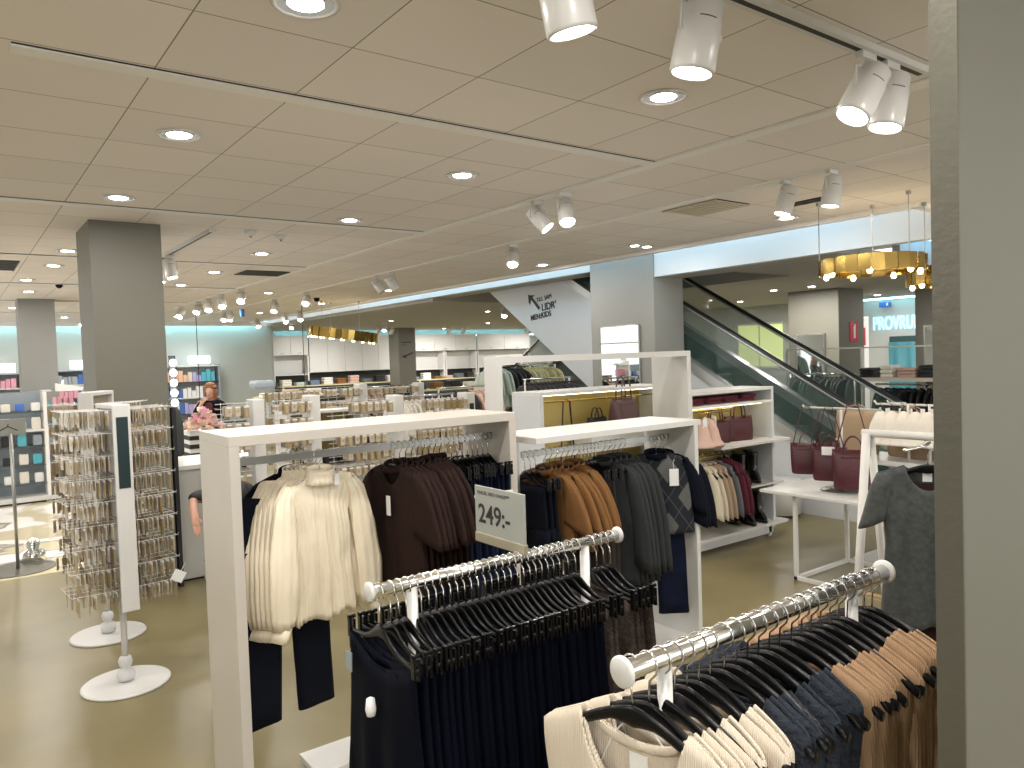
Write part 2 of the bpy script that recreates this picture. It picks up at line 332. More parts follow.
DL = [(1.05, 2.53, 'recessed downlight nearest the camera, at the top edge of the view'), (1.05, 4.31, 'recessed downlight above the left aisle, second along its row'),
      (1.05, 6.09, 'recessed downlight just in front of the large column'), (2.86, 2.53, 'recessed downlight in the tiled ceiling near the paired spotlights'),
      (2.86, 4.33, 'recessed downlight right behind the nearest cross profile'), (2.88, 6.17, 'recessed downlight in front of the smoke detectors'),
      (2.87, 8.45, 'recessed downlight behind the smoke detectors'), (2.87, 10.33, 'recessed downlight left of the dark ceiling vent'),
      (1.05, 9.0, 'recessed downlight left of the large column, nearest of the left group'), (1.05, 10.3, 'recessed downlight left of the large column, middle of the left group'),
      (.9, 12.0, 'recessed downlight far left, above the beauty shelves'), (2.87, 12.1, 'recessed downlight beyond the dark ceiling vent'),
      (6.58, 8.05, 'recessed downlight by the ceiling edge in front of the mirror column')]
for x, y, l in DL: downlight(x, y, l)
downlight(6.55, 6.2, 'small double downlight near the ceiling edge', double=True); downlight(6.5, 4.25, 'recessed downlight under the right spotlight pair')
for i, (x, y) in enumerate([(-.8, 2.5), (-.8, 4.3), (-.8, 7), (-.8, 10), (-2.8, 3), (-2.8, 7), (-2.8, 11), (1.05, .7), (2.86, .7), (-.8, .7), (-.8, -1.5), (1.05, -1.5), (2.86, -1.5), (5.5, .9), (5.5, -1.5), (8.5, 1.2), (11.5, 1.2),
                            (1.05, 13.7), (2.87, 14), (1.05, 17.2), (2.87, 17), (4.6, 16), (6, 18), (4.5, 13), (6.3, 12), (6.3, 15), (4.5, 19.5), (2.2, 20), (0, 19.5)]):
    downlight(x, y, 'recessed round downlight in the tiled ceiling', 18).update_tag()
    bpy.context.view_layer.objects
for o in C.objects:
    if o.name.startswith('downlight') and o.get('label') == 'recessed round downlight in the tiled ceiling': o['group'] = 'other recessed downlights'
def soffit_light(x, y, z, label, p=22, grp=None):
    t = thing('soffit_light', label, 'ceiling light', (x, y, z), 0, grp)
    MB().lathe([(.075, 0), (.08, -.006), (.06, -.008)], n=18).build('trim_ring', M['whitem'], t, True)
    MB().lathe([(.055, -.009), (.001, -.010)], n=16).build('lens', M['lens'], t, True); light('AREA', (x, y, z - .02), p, .12)
for i, (x, y) in enumerate([(11.2, 7.6), (11.2, 6.9), (14.6, 7.6), (10, 10), (12, 11), (13.0, 9.6), (19, 8), (19, 12), (10.5, 15), (14, 15), (18, 16), (10, 19), (14, 20), (18, 20.5), (10, 23), (14.5, 23.5), (19, 23.5), (14.5, 6)]):
    soffit_light(x, y, 3.07 if y > 12.6 else 2.93, ['small round soffit light left of the brass lamps', 'small round soffit light nearest the brass lamps'][i] if i < 2 else 'small round soffit light beyond the escalator', 80 if y > 19 else 30, None if i < 2 else 'soffit lights beyond the escalator')

def spotlight(x, y, z, aim, label, lit=True, power=30, sc=1., group=None):
    """track spotlight: adapter, yoke, can with a black stripe, lens"""
    t = thing('spotlight', label, 'spotlight', (x, y, z), 0, group)
    d = Vector(aim).normalized(); q = d.to_track_quat('-Z', 'Y').to_matrix().to_4x4(); T = Matrix.Translation((0, 0, -.13 * sc)) @ q @ Matrix.Scale(sc, 4)
    MB().box(-.05 * sc, .05 * sc, -.017, .017, -.03, 0).build('adapter', M['whitem'], t, bevel=.003)
    y_ = MB(); y_.tube([(0, 0, -.03), (0, 0, -.055), (.075 * sc, 0, -.07), (.078 * sc, 0, -.14 * sc)], .006, 6).tube([(0, 0, -.055), (-.075 * sc, 0, -.07), (-.078 * sc, 0, -.14 * sc)], .006, 6)
    y_.lathe([(.018 * sc, -.006), (.018 * sc, .006)], (.078 * sc, 0, -.14 * sc), 12, axis='x').build('yoke', M['whitem'], t, True)
    c = MB().lathe([(.001, .085), (.05, .083), (.058, .075), (.060, .02), (.063, .018), (.066, -.115), (.063, -.125), (.058, -.125), (.056, -.100)], n=28, cap=False).build('lamp_can', M['whitem'], t, True); c.matrix_local = T
    lc = (Matrix.Translation((x, y, z)) @ T).inverted() @ Vector((0, 0, 1.95)); a0 = math.atan2(lc.y, lc.x) + .35
    MB().rings([[(r_ * math.cos(a0 + q), r_ * math.sin(a0 + q), zz) for r_, zz in ((.0603, .010), (.0618, .010), (.0618, .022), (.0603, .022))] for q in (-.42, -.28, -.14, 0, .14, .28, .42)]).build('stripe', M['blackm'], c)
    cb = MB().tube([(.02, 0, -.04), (.06, .03, -.03), (.085, .05, -.07), (.05, .05, -.10)], .004, 6).build('cable', M['whitem'], t, True)
    l = MB().lathe([(.056, -.110), (.001, -.112)], n=24).build('lens', M['spotlens'] if lit else M['whitem'], t, True); l.matrix_local = T
    if lit:
        o = light('SPOT', Vector((x, y, z)) + Vector((0, 0, -.13 * sc)) + d * .145 * sc, power, .04, (1, .92, .82), 1.0); o.rotation_euler = d.to_track_quat('-Z', 'Y').to_euler()
    return t
# ceiling track for the near spots
tt = thing('light_track', 'white ceiling spotlight track running towards the right partition', 'track', (0, 1.66, H))
MB().box(-2.5, 3.66, -.035, .035, -.028, 0).build('rail', M['whitem'], tt); MB().box(-2.5, 3.6, -.012, .012, -.0285, -.020).build('groove', M['blackm'], tt)
spotlight(1.46, 1.66, H - .028, (.25, .0, -1), 'white track spotlight cut off by the top edge of the photo', power=16, sc=1.15)
spotlight(2.06, 1.66, H - .028, (-.12, .16, -1), 'white track spotlight at top centre, its black stripe facing us', power=16, sc=1.15)
spotlight(3.13, 1.66, H - .028, (-.55, .25, -1), 'left of the two white spotlights by the partition, glowing rim', power=16, sc=1.12)
spotlight(3.33, 1.66, H - .028, (-.2, .1, -1), 'right of the two white spotlights by the partition', power=16, sc=1.12)
spotlight(5.02, 3.28, H - .012, (-.25, .15, -1), 'left spotlight of the pair in front of the brass lamps', lit=True, power=16)
spotlight(5.02, 2.92, H - .012, (-.1, .1, -1), 'right spotlight of the pair in front of the brass lamps', power=16)
spotlight(3.82, 4.72, H - .012, (.5, -.7, -1), 'left spotlight of the middle pair, aimed sideways', power=16)
spotlight(3.82, 4.38, H - .012, (-.28, -.5, -1), 'right spotlight of the middle pair, shining at us', power=16)
spotlight(5.02, 6.65, H - .012, (-.45, -.45, -1), 'single bright spotlight just beyond the middle pair', power=16)
spotlight(5.02, 9.9, H - .012, (.5, -.5, -1), 'dim spotlight of the pair above the centre racks', lit=False)
spotlight(5.02, 9.5, H - .012, (.7, -.1, -1), 'lit spotlight of the pair above the centre racks', power=60)
t2 = thing('light_track', 'short white spotlight track right beside the large column', 'track', (1.97, 7.08, H)); MB().box(-.03, .03, 0, 3.4, -.028, 0).build('rail', M['whitem'], t2); MB().box(-.01, .01, .05, 3.35, -.0285, -.02).build('groove', M['blackm'], t2)
spotlight(1.97, 8.75, H - .028, (.15, -.2, -1), 'white spotlight on the short track beside the large column', power=50)
spotlight(1.97, 9.15, H - .028, (-.2, -.1, -1), 'second white spotlight on the short track, half hidden by the column', power=50)
for i, (x, y) in enumerate([(3.82, 12.3), (3.82, 13.4), (3.82, 14.2), (3.82, 14.9), (3.82, 16.2), (5.02, 12.6), (5.02, 14.2), (5.02, 17.4), (5.02, 8.0 + 9), (6.6, 17), (6.6, 18), (6.6, 20), (7.9, 21), (3.82, 19), (2.5, 19.4)]):
    spotlight(x, y, H - .012, (random.uniform(-.7, .1), random.uniform(-1.0, -.4), -1), 'small far white spotlight shining down on the racks', power=55, group='far track spotlights')
for i, (x, y) in enumerate([(11.2, 22.2), (11.7, 22.2), (10.4, 20.2), (13.9, 22.2), (14.5, 22.2), (17.3, 22.2), (18.0, 22.2), (9.9, 13.5)]):
    spotlight(x, y, 3.07 if y > 12.6 else 2.93, (.1, .9, -1) if y > 21 else (-.5, -.6, -1), 'small far spotlight under the low ceiling', power=60, group='spotlights under the low ceiling')
# vents, detectors
def vent(x0, x1, y0, y1, label, m, n=9):
    t = thing('ceiling_vent', label, 'vent', (x0, y0, H)); MB().box(0, x1 - x0, 0, y1 - y0, -.006, 0).build('backing', M['dark'], t)
    b = MB()
    for i in range(n): y = (y1 - y0) * (i + .15) / n; b.box(.01, x1 - x0 - .01, y, y + (y1 - y0) / n * .55, -.012, -.003)
    b.box(0, .015, 0, y1 - y0, -.013, 0).box(x1 - x0 - .015, x1 - x0, 0, y1 - y0, -.013, 0).build('louvre', m, t)
vent(5.12, 5.58, 4.0, 4.58, 'slatted cream ceiling vent left of the right spotlights', M['creamk'], 10)
vent(3.18, 3.76, 9.97, 10.5, 'dark grey ceiling vent near the far spotlights', M['ledge'], 6)
vent(.1, .7, 10.0, 10.95, 'dark grey ceiling vent at the far left', M['ledge'], 6)
vent(5.88, 6.0, 3.45, 3.85, 'thin dark slot vent by the right spotlights', M['ledge'], 3)
for (x, y, l) in ((2.31, 7.08, 'small white smoke detector, left of two'), (2.63, 7.18, 'small white smoke detector, right of two')):
    t = thing('smoke_detector', l, 'detector', (x, y, H)); MB().lathe([(.055, 0), (.055, -.02), (.035, -.04), (.02, -.045)], n=20).build('housing', M['whitem'], t, True); MB().lathe([(.012, -.046), (.01, -.06), (.001, -.061)], n=12).build('sensor', M['steel'], t, True)
t = thing('security_camera', 'small black dome camera on the ceiling left of the large column', 'camera', (1.32, 12.4, H)); MB().lathe([(.05, 0), (.05, -.015)], n=18).build('mount', M['whitem'], t, True); MB().lathe([(.048, -.015), (.045, -.04), (.02, -.065), (.001, -.068)], n=18).build('dome', M['black'], t, True)
t = thing('security_camera', 'small black dome camera above the far racks', 'camera', (5.7, 13.8, H)); MB().lathe([(.06, 0), (.06, -.015)], n=18).build('mount', M['blackm'], t, True); MB().lathe([(.055, -.015), (.05, -.05), (.001, -.08)], n=18).build('dome', M['black'], t, True)

# ------------------------------------------------------------------ brass ring lamps
def ring_lamp(cx, cy, z0, R, hgt, label, wires, tilt=0, n=26, bulbs=10, ry=None, zt=H, rotz=0):
    t = thing('ring_chandelier', label, 'chandelier', (cx, cy, z0)); b = MB(); ry = ry or R
    def P(a, r): return (r * R * math.cos(a), r * ry * math.sin(a))
    band = bpy.data.objects.new('band', None)
    m = MB()
    for i in range(n):
        a0, a1 = 2 * PI * i / n, 2 * PI * (i + .96) / n; w = .97 + .03 * (i % 2)
        q = []
        for r in (w, w - .02):
            for a in (a0, a1):
                x, y = P(a, r); q += [(x, y, 0), (x, y, hgt)]
        m.add(q, [(0, 2, 3, 1), (4, 5, 7, 6), (0, 4, 6, 2), (1, 3, 7, 5), (0, 1, 5, 4), (2, 6, 7, 3)])
    tm = Matrix.Rotation(rotz, 4, 'Z') @ Matrix.Rotation(tilt, 4, 'Y')
    o = m.build('brass_band', M['gold'], t); o.matrix_local = tm
    g = MB(); g.rings([[(P(a, r)[0], P(a, r)[1], hgt * .42) for a in (2 * PI * k / 40 for k in range(40))] for r in (.96, .84)], cap=False); u = g.build('inner_ring', M['gold'], t); u.matrix_local = tm
    for i in range(bulbs):
        a = 2 * PI * i / bulbs; x, y = P(a, .89); bb = MB().lathe([(.001, .03), (.014, .025), (.024, 0), (.018, -.02), (.001, -.028)], (x, y, -.005), 12).build('bulb', M['bulb'], t, True); bb.matrix_local = tm
    for (wx, wy) in wires:
        w = MB().tube([(wx - cx, wy - cy, hgt * .7), (wx - cx, wy - cy, zt - z0)], .004, 6).lathe([(.02, -.03), (.02, 0)], (wx - cx, wy - cy, zt - z0), 10).build('suspension_wire', M['steel'], t)
    light('POINT', (cx, cy, z0 - .1), 5, .1, (1, .8, .5))
    return t
ring_lamp(6.33, 3.34, 2.56, .42, .13, 'left polished brass ring lamp hanging by the right partition', [(6.1, 3.68), (6.32, 3.02), (6.66, 3.5)], bulbs=7)
ring_lamp(7.28, 3.05, 2.47, .42, .16, 'right lower brass ring lamp half behind the partition', [(6.98, 3.2), (7.5, 3.3), (7.2, 2.75)], bulbs=7)
ring_lamp(6.42, 14.3, 2.42, .70, .20, 'far brass ring lamp with lit bulbs hanging tilted over the centre racks', [(6.0, 14.3), (6.8, 14.3), (6.42, 14.85)], tilt=.15, n=36, bulbs=18, rotz=-.63)

# ------------------------------------------------------------------ escalator
def escalator(X0, X1, ylow, yhigh, zfun, dirn, label, clad_bottom=None, n_steps=None, clad=True):
    """zfun(y): handrail height; skirt .72 below, treads .95 below"""
    t = thing('escalator', label, 'escalator', (0, 0, 0))
    a, c = ylow, yhigh
    for s, X in ((-1, X0), (1, X1)):
        pts = [(X, a - dirn * .65, .93), (X, a - dirn * .72, .80), (X, a - dirn * .60, .68)]
        path = list(reversed(pts)) + [(X, a - dirn * .3, .97), (X, a, max(.97, zfun(a) + .01))] + [(X, a + (c - a) * i / 12, zfun(a + (c - a) * i / 12)) for i in range(1, 13)]
        MB().tube(path, (.042, .022), 8).build('handrail', M['rubber'], t, True)
        MB().tube([(p[0], p[1], p[2] - .035) for p in path[3:]], (.02, .018), 6).build('handrail_guide', M['alu'], t, True)
        poly = [(a - dirn * .55, .30), (a - dirn * .55, .92)] + [(a, max(.93, zfun(a) - .04)), (c, zfun(c) - .04), (c, zfun(c) - .72), (a, zfun(a) - .72)]
        MB().prism(poly, X - .006, X + .006, axis='x').build('glass_panel', M['glass'], t)
        # aluminium deck
        dk = [(a - dirn * .7, .26), (a, max(.26, zfun(a) - .70)), (c, zfun(c) - .70), (c, zfun(c) - .82), (a, max(.16, zfun(a) - .84)), (a - dirn * .7, .14)]
        MB().prism(dk, X - .08, X + .05, axis='x').build('deck', M['alu'], t)
        if clad:
            pl = [(a - dirn * .7, 0), (a - dirn * .7, .2)] + [(a, max(.2, zfun(a) - .8)), (c, zfun(c) - .8)] + clad_bottom
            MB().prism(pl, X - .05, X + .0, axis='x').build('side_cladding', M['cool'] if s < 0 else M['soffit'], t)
        sk_ = [(a, zfun(a) - .80), (c, zfun(c) - .80), (c, zfun(c) - 1.35), (a, zfun(a) - 1.35)]
        MB().prism(sk_, X - s * .055 - .004, X - s * .055 + .004, axis='x').build('inner_skirt', M['skirtm'], t)
    y = a; i = 0; step_d = .40
    while (y < c) if dirn > 0 else (y > c):
        z = zfun(y) - .98
        MB().box(X0 + .06, X1 - .06, min(y, y + dirn * step_d), max(y, y + dirn * step_d), max(0, z - .24), z).build('step', M['step'], t); y += dirn * step_d; i += 1
    return t
zf = lambda y: 2.62 + .563 * (y - 6.86)
escalator(8.03, 9.03, 4.0, 11.9, zf, 1, 'escalator rising to the left behind the handbag shelves', clad_bottom=[(11.9, 3.52), (9.594, 2.01), (6.55, 0)])
esc = [o for o in C.objects if o.name.startswith('escalator')][0]
# handwriting on the cladding
wt = tag(bpy.data.objects.new('lettering_decal', None), 'black handwritten lettering and arrow on the white escalator side', 'lettering'); C.objects.link(wt)
text_obj('lettering', 'TILL SAM', .10, M['ink'], wt, facing(7.972, 9.95, 2.85, tilt=.12)); text_obj('lettering', "LIDR'", .165, M['ink'], wt, facing(7.972, 9.82, 2.70, tilt=.08), bold=.003)
text_obj('lettering', 'MEN:KIDS', .125, M['ink'], wt, facing(7.972, 10.12, 2.555, tilt=.10), bold=.003)
MB().prism([(10.17, 3.0), (10.10, 2.98), (9.99, 2.98), (10.06, 2.94), (9.86, 2.76), (9.90, 2.72), (10.09, 2.91), (10.13, 2.83), (10.16, 2.86)], 7.968, 7.972, axis='x').build('arrow', M['ink'], wt)
zf2 = lambda y: 2.33 - .60 * (y - 13.0)
t = escalator(10.5, 11.5, 15.3, 10.6, zf2, -1, 'second escalator crossing behind, rising to the right', clad=False)

# ------------------------------------------------------------------ mirror, signs on columns, back wall
t = thing('mirror', 'tall rectangular mirror on the wide grey column', 'mirror', (7.40, 7.42, .5)); MB().box(-.03, 0, -.37, .37, 0, 1.83).build('frame', M['steel'], t, bevel=.004); MB().box(-.034, -.03, -.355, .355, .015, 1.815).build('glass', M['mirror'], t)
t = thing('arrow_sign', 'black arrow and small lettering on the far grey column', 'sign'); MB().prism([(12.40, 1.98 + .1), (12.53, 2.16), (12.51, 2.12), (12.84, 2.24), (12.83, 2.19), (12.55, 2.08), (12.59, 2.02)], 22.885, 22.899).build('arrow', M['ink'], t)
MB().box(12.42, 12.78, 22.887, 22.899, 2.555, 2.585).box(12.42, 12.6, 22.887, 22.899, 2.47, 2.485).build('lettering', M['ink'], t)
t = thing('lit_sign', 'backlit blue white letters over the fitting room entrance', 'sign'); text_obj('letters', 'PROVRUM', .40, M['letters'], t, facing(15.97, 8.42, 2.27) @ Matrix.Scale(.56, 4, (1, 0, 0)), .02, .003)
t = thing('exit_sign', 'small blue sign above the fitting room lettering', 'sign', (15.9, 8.12, 2.74)); MB().box(0, .02, -.12, .12, 0, .11).build('panel', PAL[3], t); MB().box(-.004, 0, -.07, -.03, .03, .09).build('pictogram', M['tag'], t)
t = thing('curtain', 'teal curtain in the fitting room doorway', 'curtain'); MB().rings([[(15.9 + .03 * math.sin(i * .9), 8.05 - i * .04, z) for i in range(22)] for z in (.02, 2.0)], closed=False, cap=False).build('cloth', M['teal'], t, True, solid=.006)
t = thing('doorway_head', 'dark teal glass panel above the fitting room curtain', 'panel'); MB().box(15.93, 15.98, 7.2, 8.05, 1.7, 2.12).build('pane', M['tealdark'], t, bevel=.003)
for nm, l, x, y0, y1, z0, z1 in (('mirror', 'mirror on the dark column behind the escalator', 11.96, 7.15, 7.68, .5, 2.18), ('mirror', 'pale mirror on the column right of the fitting room sign', 12.96, 5.4, 5.98, .4, 2.25)):
    t = thing(nm, l, 'mirror', (x, y0, z0)); MB().box(0, .04, 0, y1 - y0, 0, z1 - z0).build('frame', M['steel'], t); MB().box(-.004, 0, .02, y1 - y0 - .02, .02, z1 - z0 - .02).build('glass', M['mirror'], t)
for i, (x, y, z) in enumerate(((12.35, 6.895, 2.02), (13.9, 7.6, 1.95))):
    t = thing('fire_sign', ['red fire extinguisher sign on the dark column', 'smaller red fire sign beyond the dark column'][i], 'sign', (x, y, z)); MB().box(0, .24, 0, .012, 0, .34).build('panel', M['redsign'], t); MB().box(.09, .15, -.003, 0, .06, .26).lathe([(.02, 0), (.02, .04)], (.12, -.001, .26), 8).build('pictogram', M['tag'], t)
t = thing('fire_extinguisher_cabinet', 'grey post carrying the small red fire sign', 'post', (14.0, 7.6, 0)); MB().box(-.05, .3, .02, .1, 0, 2.5).build('post', M['trim'], t, bevel=.01)
t = thing('lit_window', 'bright yellow green lit window beyond the escalator', 'window', (15, 10.0, 1.55)); MB().box(0, .05, 0, 1.15, 0, .95).build('pane', M['lightbox'], t); MB().box(-.02, .06, -.04, 1.19, -.05, 0).box(-.02, .06, -.04, 1.19, .95, 1.0).box(-.01, .03, .56, .59, 0, .95).build('frame', M['whitem'], t)
struct(MB().box(15.06, 15.16, 9.3, 13, 0, 2.93), 'wall_partition', M['wall'], label='pale partition around the lit window')

# back cabinets
def cabinet(x0, x1, y, z0, z1, label, doors, knob=True, group=None):
    t = thing('overhead_cabinet', label, 'cabinet', (x0, y, z0), 0, group); w = x1 - x0; MB().box(0, w, .02, .5, 0, z1 - z0).box(0, w, .0, .03, z1 - z0, z1 - z0 + .05).build('body', M['white'], t)
    for i in range(doors):
        a = w * i / doors + .008; b_ = w * (i + 1) / doors - .008
        d = MB().box(a, b_, 0, .02, .008, z1 - z0 - .008).build('door', M['white'], t)
        if knob: MB().box((a + b_) / 2 - .06, (a + b_) / 2 + .06, -.025, 0, .06, .09).build('handle', M['steel'], d)
CB = [(8.72, 9.95, 2.25, 2.86, 2, 'short white wall cabinet at the left end of the back wall'), (9.98, 13.9, 1.64, 2.86, 6, 'tall run of plain white cabinet doors on the back wall'), (14.0, 16.9, 2.28, 2.86, 3, 'white overhead cabinet right of the arrow column'), (16.95, 19.6, 2.28, 2.86, 2, 'white overhead cabinet further right on the back wall')]
for a, b_, z0, z1, n, l in CB: cabinet(a, b_, 25.0, z0, z1, l, n, z0 > 2)
for i, (a, b_) in enumerate(((8.72, 9.95), (14.0, 15.4), (15.45, 16.9), (16.95, 19.6))):
    t = thing('open_niche', ['white open display niche under the leftmost cabinet', 'white open display niche right of the arrow column', 'middle white open display niche on the back wall', 'rightmost white open display niche on the back wall'][i], 'shelf', (a, 25.0, 1.6)); w = b_ - a
    MB().box(0, w, .45, .5, 0, .65).build('back_panel', M['white'], t); MB().box(0, .05, 0, .45, -.35, .65).build('side_panel', M['white'], t); MB().box(w - .05, w, 0, .45, -.35, .65).build('side_panel', M['white'], t); MB().box(.05, w - .05, 0, .45, -.03, 0).build('shelf', M['white'], t)
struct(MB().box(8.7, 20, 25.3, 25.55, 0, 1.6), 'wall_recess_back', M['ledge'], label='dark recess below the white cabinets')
t = thing('long_shelf', 'long pale shelf in front of the dark recess on the back wall', 'shelf', (8.8, 24.7, 1.22)); MB().box(0, 11, 0, .28, -.04, 0).build('board', M['olivecl'], t); MB().box(0, 11, .02, .05, -1.2, -.9).build('rail', M['steel'], t)
for i in range(5): MB().box(.1 + i * 2.6, .15 + i * 2.6, .02, .07, -1.22, -.04).build('leg', M['whitem'], t)
# folded piles on the long shelf
def pile(name, label, cat, x, y, z, w, d, h, m, grp=None, n=3, rz=0):
    t = thing(name, label, cat, (x, y, z), rz, grp)
    for i in range(n):
        z0 = h * i / n; z1 = h * (i + .92) / n; a = random.uniform(-.01, .01); rr = []
        for zz, k_ in ((z0, .93), (z0 + (z1 - z0) * .3, 1), (z0 + (z1 - z0) * .7, 1), (z1, .9)):
            rr.append([(a + sx * w / 2 * k_ * (1 - .0 * abs(sy)), sy * d / 2 * k_, zz) for sx, sy in ((-1, -.8), (-.85, -1), (.85, -1), (1, -.8), (1, .8), (.85, 1), (-.85, 1), (-1, .8))])
        MB().rings(rr).build('layer', m, t, False)
    return t
pal2 = [M['offw'], M['pink'], M['denimg'], M['blackm'], M['camel'], M['mint'], M['slate'], M['offw']]
for i in range(22):
    pile('folded_clothing', 'folded clothing in a small pile on the long back shelf', 'clothes', 9.05 + i * .49, 24.84, 1.22, .34, .26, random.uniform(.10, .28), pal2[(i * 5) % 8], 'folded piles on the long back shelf')

# ------------------------------------------------------------------ beauty shelves on the back wall
def beauty_shelf(x0, x1, y, z1, label, boxes, sign=None, n=4):
    t = thing('product_shelf', label, 'shelf', (x0, y, 0)); w = x1 - x0
    MB().box(0, w, .38, .42, 0, z1).build('back_panel', M['wall_w'], t)
    for s in (0, w - .04): MB().box(s, s + .04, 0, .38, 0, z1).build('side_panel', M['poster'], t)
    for i in range(n + 1): MB().box(.04, w - .04, 0, .38, .25 + (z1 - .3) * i / n, .28 + (z1 - .3) * i / n).build('shelf', M['ledge'] if i % 2 else M['white'], t)
    if sign: tag(MB().box(x0 + w * .45, x0 + w * .45 + .55, y - .03, y + .03, z1 + .03, z1 + .24).build('lit_sign_box', M['whitebox'], None, bevel=.005), sign, 'sign')
    for i in range(n):
        x = .07; c = None
        while x < w - .14:
            if random.random() < .4 or c is None: c = random.choice(PAL)
            bw = random.uniform(.07, .12); hh = random.uniform(.16, (z1 - .3) / n - .09)
            tag(MB().box(x0 + x, x0 + x + bw, y + .03, y + .2, .28 + (z1 - .3) * i / n, .28 + (z1 - .3) * i / n + hh).build('product_box', c), boxes, 'box', boxes); x += bw + .012
light('AREA', (5.3, 20.6, 3.0), 15, .6, (.9, .96, 1))
beauty_shelf(4.55, 6.02, 21.55, 2.02, 'lit beauty shelf behind the woman in the navy cardigan', 'small product box on the beauty shelf behind the woman', 'white lit sign on top of the beauty shelf behind the woman')
beauty_shelf(.2, 1.42, 21.55, 1.95, 'beauty shelf at the left edge of the view', 'small product box on the beauty shelf at the left edge', 'white lit sign on top of the left beauty shelf', 5)
beauty_shelf(2.1, 2.85, 21.55, 1.98, 'beauty shelf between the two columns', 'small product box on the beauty shelf between the columns', 'white lit sign on the beauty shelf between the columns', 5)

# ------------------------------------------------------------------ garments, hangers
def sheet(wf, ztop, hem, depth, folds=(.006, 9), n=28, rows=16, hemvar=0, phase=0, zs=None, seal=None):
    """closed double sheet body. wf(z): half width; ztop(s, front): top z for s in [-1,1]"""
    b = MB(); ring_s = []
    for i in range(n): ring_s.append((-1 + 2 * i / n, 1))
    for i in range(n): ring_s.append((1 - 2 * i / n, -1))
    rs = []
    for j in range(rows + 1):
        v = j / rows; r = []
        for (s, sd) in ring_s:
            zt = ztop(s, sd); hz = hem + hemvar * math.sin(s * 7 + sd); z = zt + (hz - zt) * v
            e = max(0, 1 - s * s) ** .5; d = depth(z) * e
            if seal and abs(s) > seal: d = depth(z) * (e + .25 * (1 - e)) * min(1, .45 + v * 9) if abs(s) < .999 else 0
            fo = folds[0] * min(1, v * 2.2) * math.sin(s * folds[1] + phase + sd * .9 + .8 * math.sin(s * 3.1)) * (.3 + .7 * v)
            r.append((s * wf(z), -sd * (d + .0015) + fo, z))
        rs.append(r)
    return b.rings(rs, True, False)
def interp(tab):
    def f_(z):
        for (z0, w0), (z1, w1) in zip(tab, tab[1:]):
            if z <= z0 and z >= z1: return w0 + (w1 - w0) * (z0 - z) / (z0 - z1 + 1e-9)
        return tab[0][1] if z > tab[0][0] else tab[-1][1]
    return f_
def neck_top(nw, sh, drop_f, drop_b, slope, top=0):
    def f_(s, sd):
        x = abs(s) * sh
        if x < nw: return top - (drop_f if sd > 0 else drop_b) * (1 - (x / nw) ** 2) ** .6
        return top - (x - nw) * slope - max(0, (x - nw) / (sh - nw) - .8) * .05
    return f_

from mathutils import noise as NZ
def mk(name, mb, m, parent, solid=.004, wr=.0045):
    if wr:
        o_ = random.uniform(0, 50); mb.v = [(x + wr * .6 * NZ.noise(Vector((x * 9 + o_, y * 9, z * 7))), y + wr * (NZ.noise(Vector((x * 8 + o_, y * 8, z * 5))) + .5 * NZ.noise(Vector((x * 22 + o_, y * 22, z * 14)))), z + wr * .5 * NZ.noise(Vector((x * 9, y * 9 + o_, z * 9)))) for x, y, z in mb.v]
    o = mb.build(name, m, parent, True, solid=solid); return o

def hanger_wide(label, cat='hanger', group=None, name='clothes_hanger'):
    """origin on the rail axis; span along local X"""
    t = thing(name, label, cat, (0, 0, 0), 0, group)
    pts = [(.0265 * math.cos(a), 0, .0035 + .0265 * math.sin(a)) for a in [PI * (1.15 - .13 * i) for i in range(10)]] + [(.022, 0, -.014), (.003, 0, -.034), (0, 0, -.085)]
    MB().tube([(p[0], 0, p[2]) for p in pts], .0024, 6).build('hook', M['chrome'], t, True)
    rs = []
    for i in range(25):
        x = -.225 + .45 * i / 24; u = abs(x) / .225
        zt = -.078 - .020 * u - .085 * u ** 1.6; hh = .030 - .006 * u + (.018 * (1 - u / .25) if u < .25 else 0); th = .006 + .007 * u ** 1.5
        rs.append([(x, th * math.cos(a), zt - hh / 2 + hh / 2 * math.sin(a)) for a in (2 * PI * k / 10 for k in range(10))])
    MB().rings(rs).build('shoulder_bar', M['black'], t, True)
    return t
def hanger_clip(label, group=None):
    t = thing('clip_hanger', label, 'hanger', (0, 0, 0), 0, group)
    pts = [(.0265 * math.cos(a), 0, .0015 + .0265 * math.sin(a)) for a in [PI * (1.15 - .13 * i) for i in range(10)]] + [(.022, 0, -.014), (.003, 0, -.034), (0, 0, -.10)]
    MB().tube([(p[0], 0, p[2]) for p in pts], .0024, 6).build('hook', M['chrome'], t, True)
    rs = []
    for i in range(31):
        x = -.215 + .43 * i / 30; u = abs(x) / .215
        bumpz = .048 * math.exp(-(u / .30) ** 2); zt = -.138 + bumpz - .016 * u; hh = .016 + .026 * math.exp(-(u / .28) ** 2)
        rs.append([(x, .006 * math.cos(a), zt - hh / 2 + hh / 2 * math.sin(a)) for a in (2 * PI * k / 8 for k in range(8))])
    MB().rings(rs).build('bar', M['black'], t, True)
    for s in (-1, 1):
        c = MB(); c.prism([(s * .197, -.130), (s * .213, -.130), (s * .214, -.188), (s * .198, -.188)], -.010, -.003); c.prism([(s * .197, -.116), (s * .213, -.116), (s * .214, -.182), (s * .198, -.182)], .003, .010)
        c.tube([(s * .205, -.012, -.122), (s * .205, .012, -.122)], .006, 8)
        c.build('clip', M['black'], t)
    return t

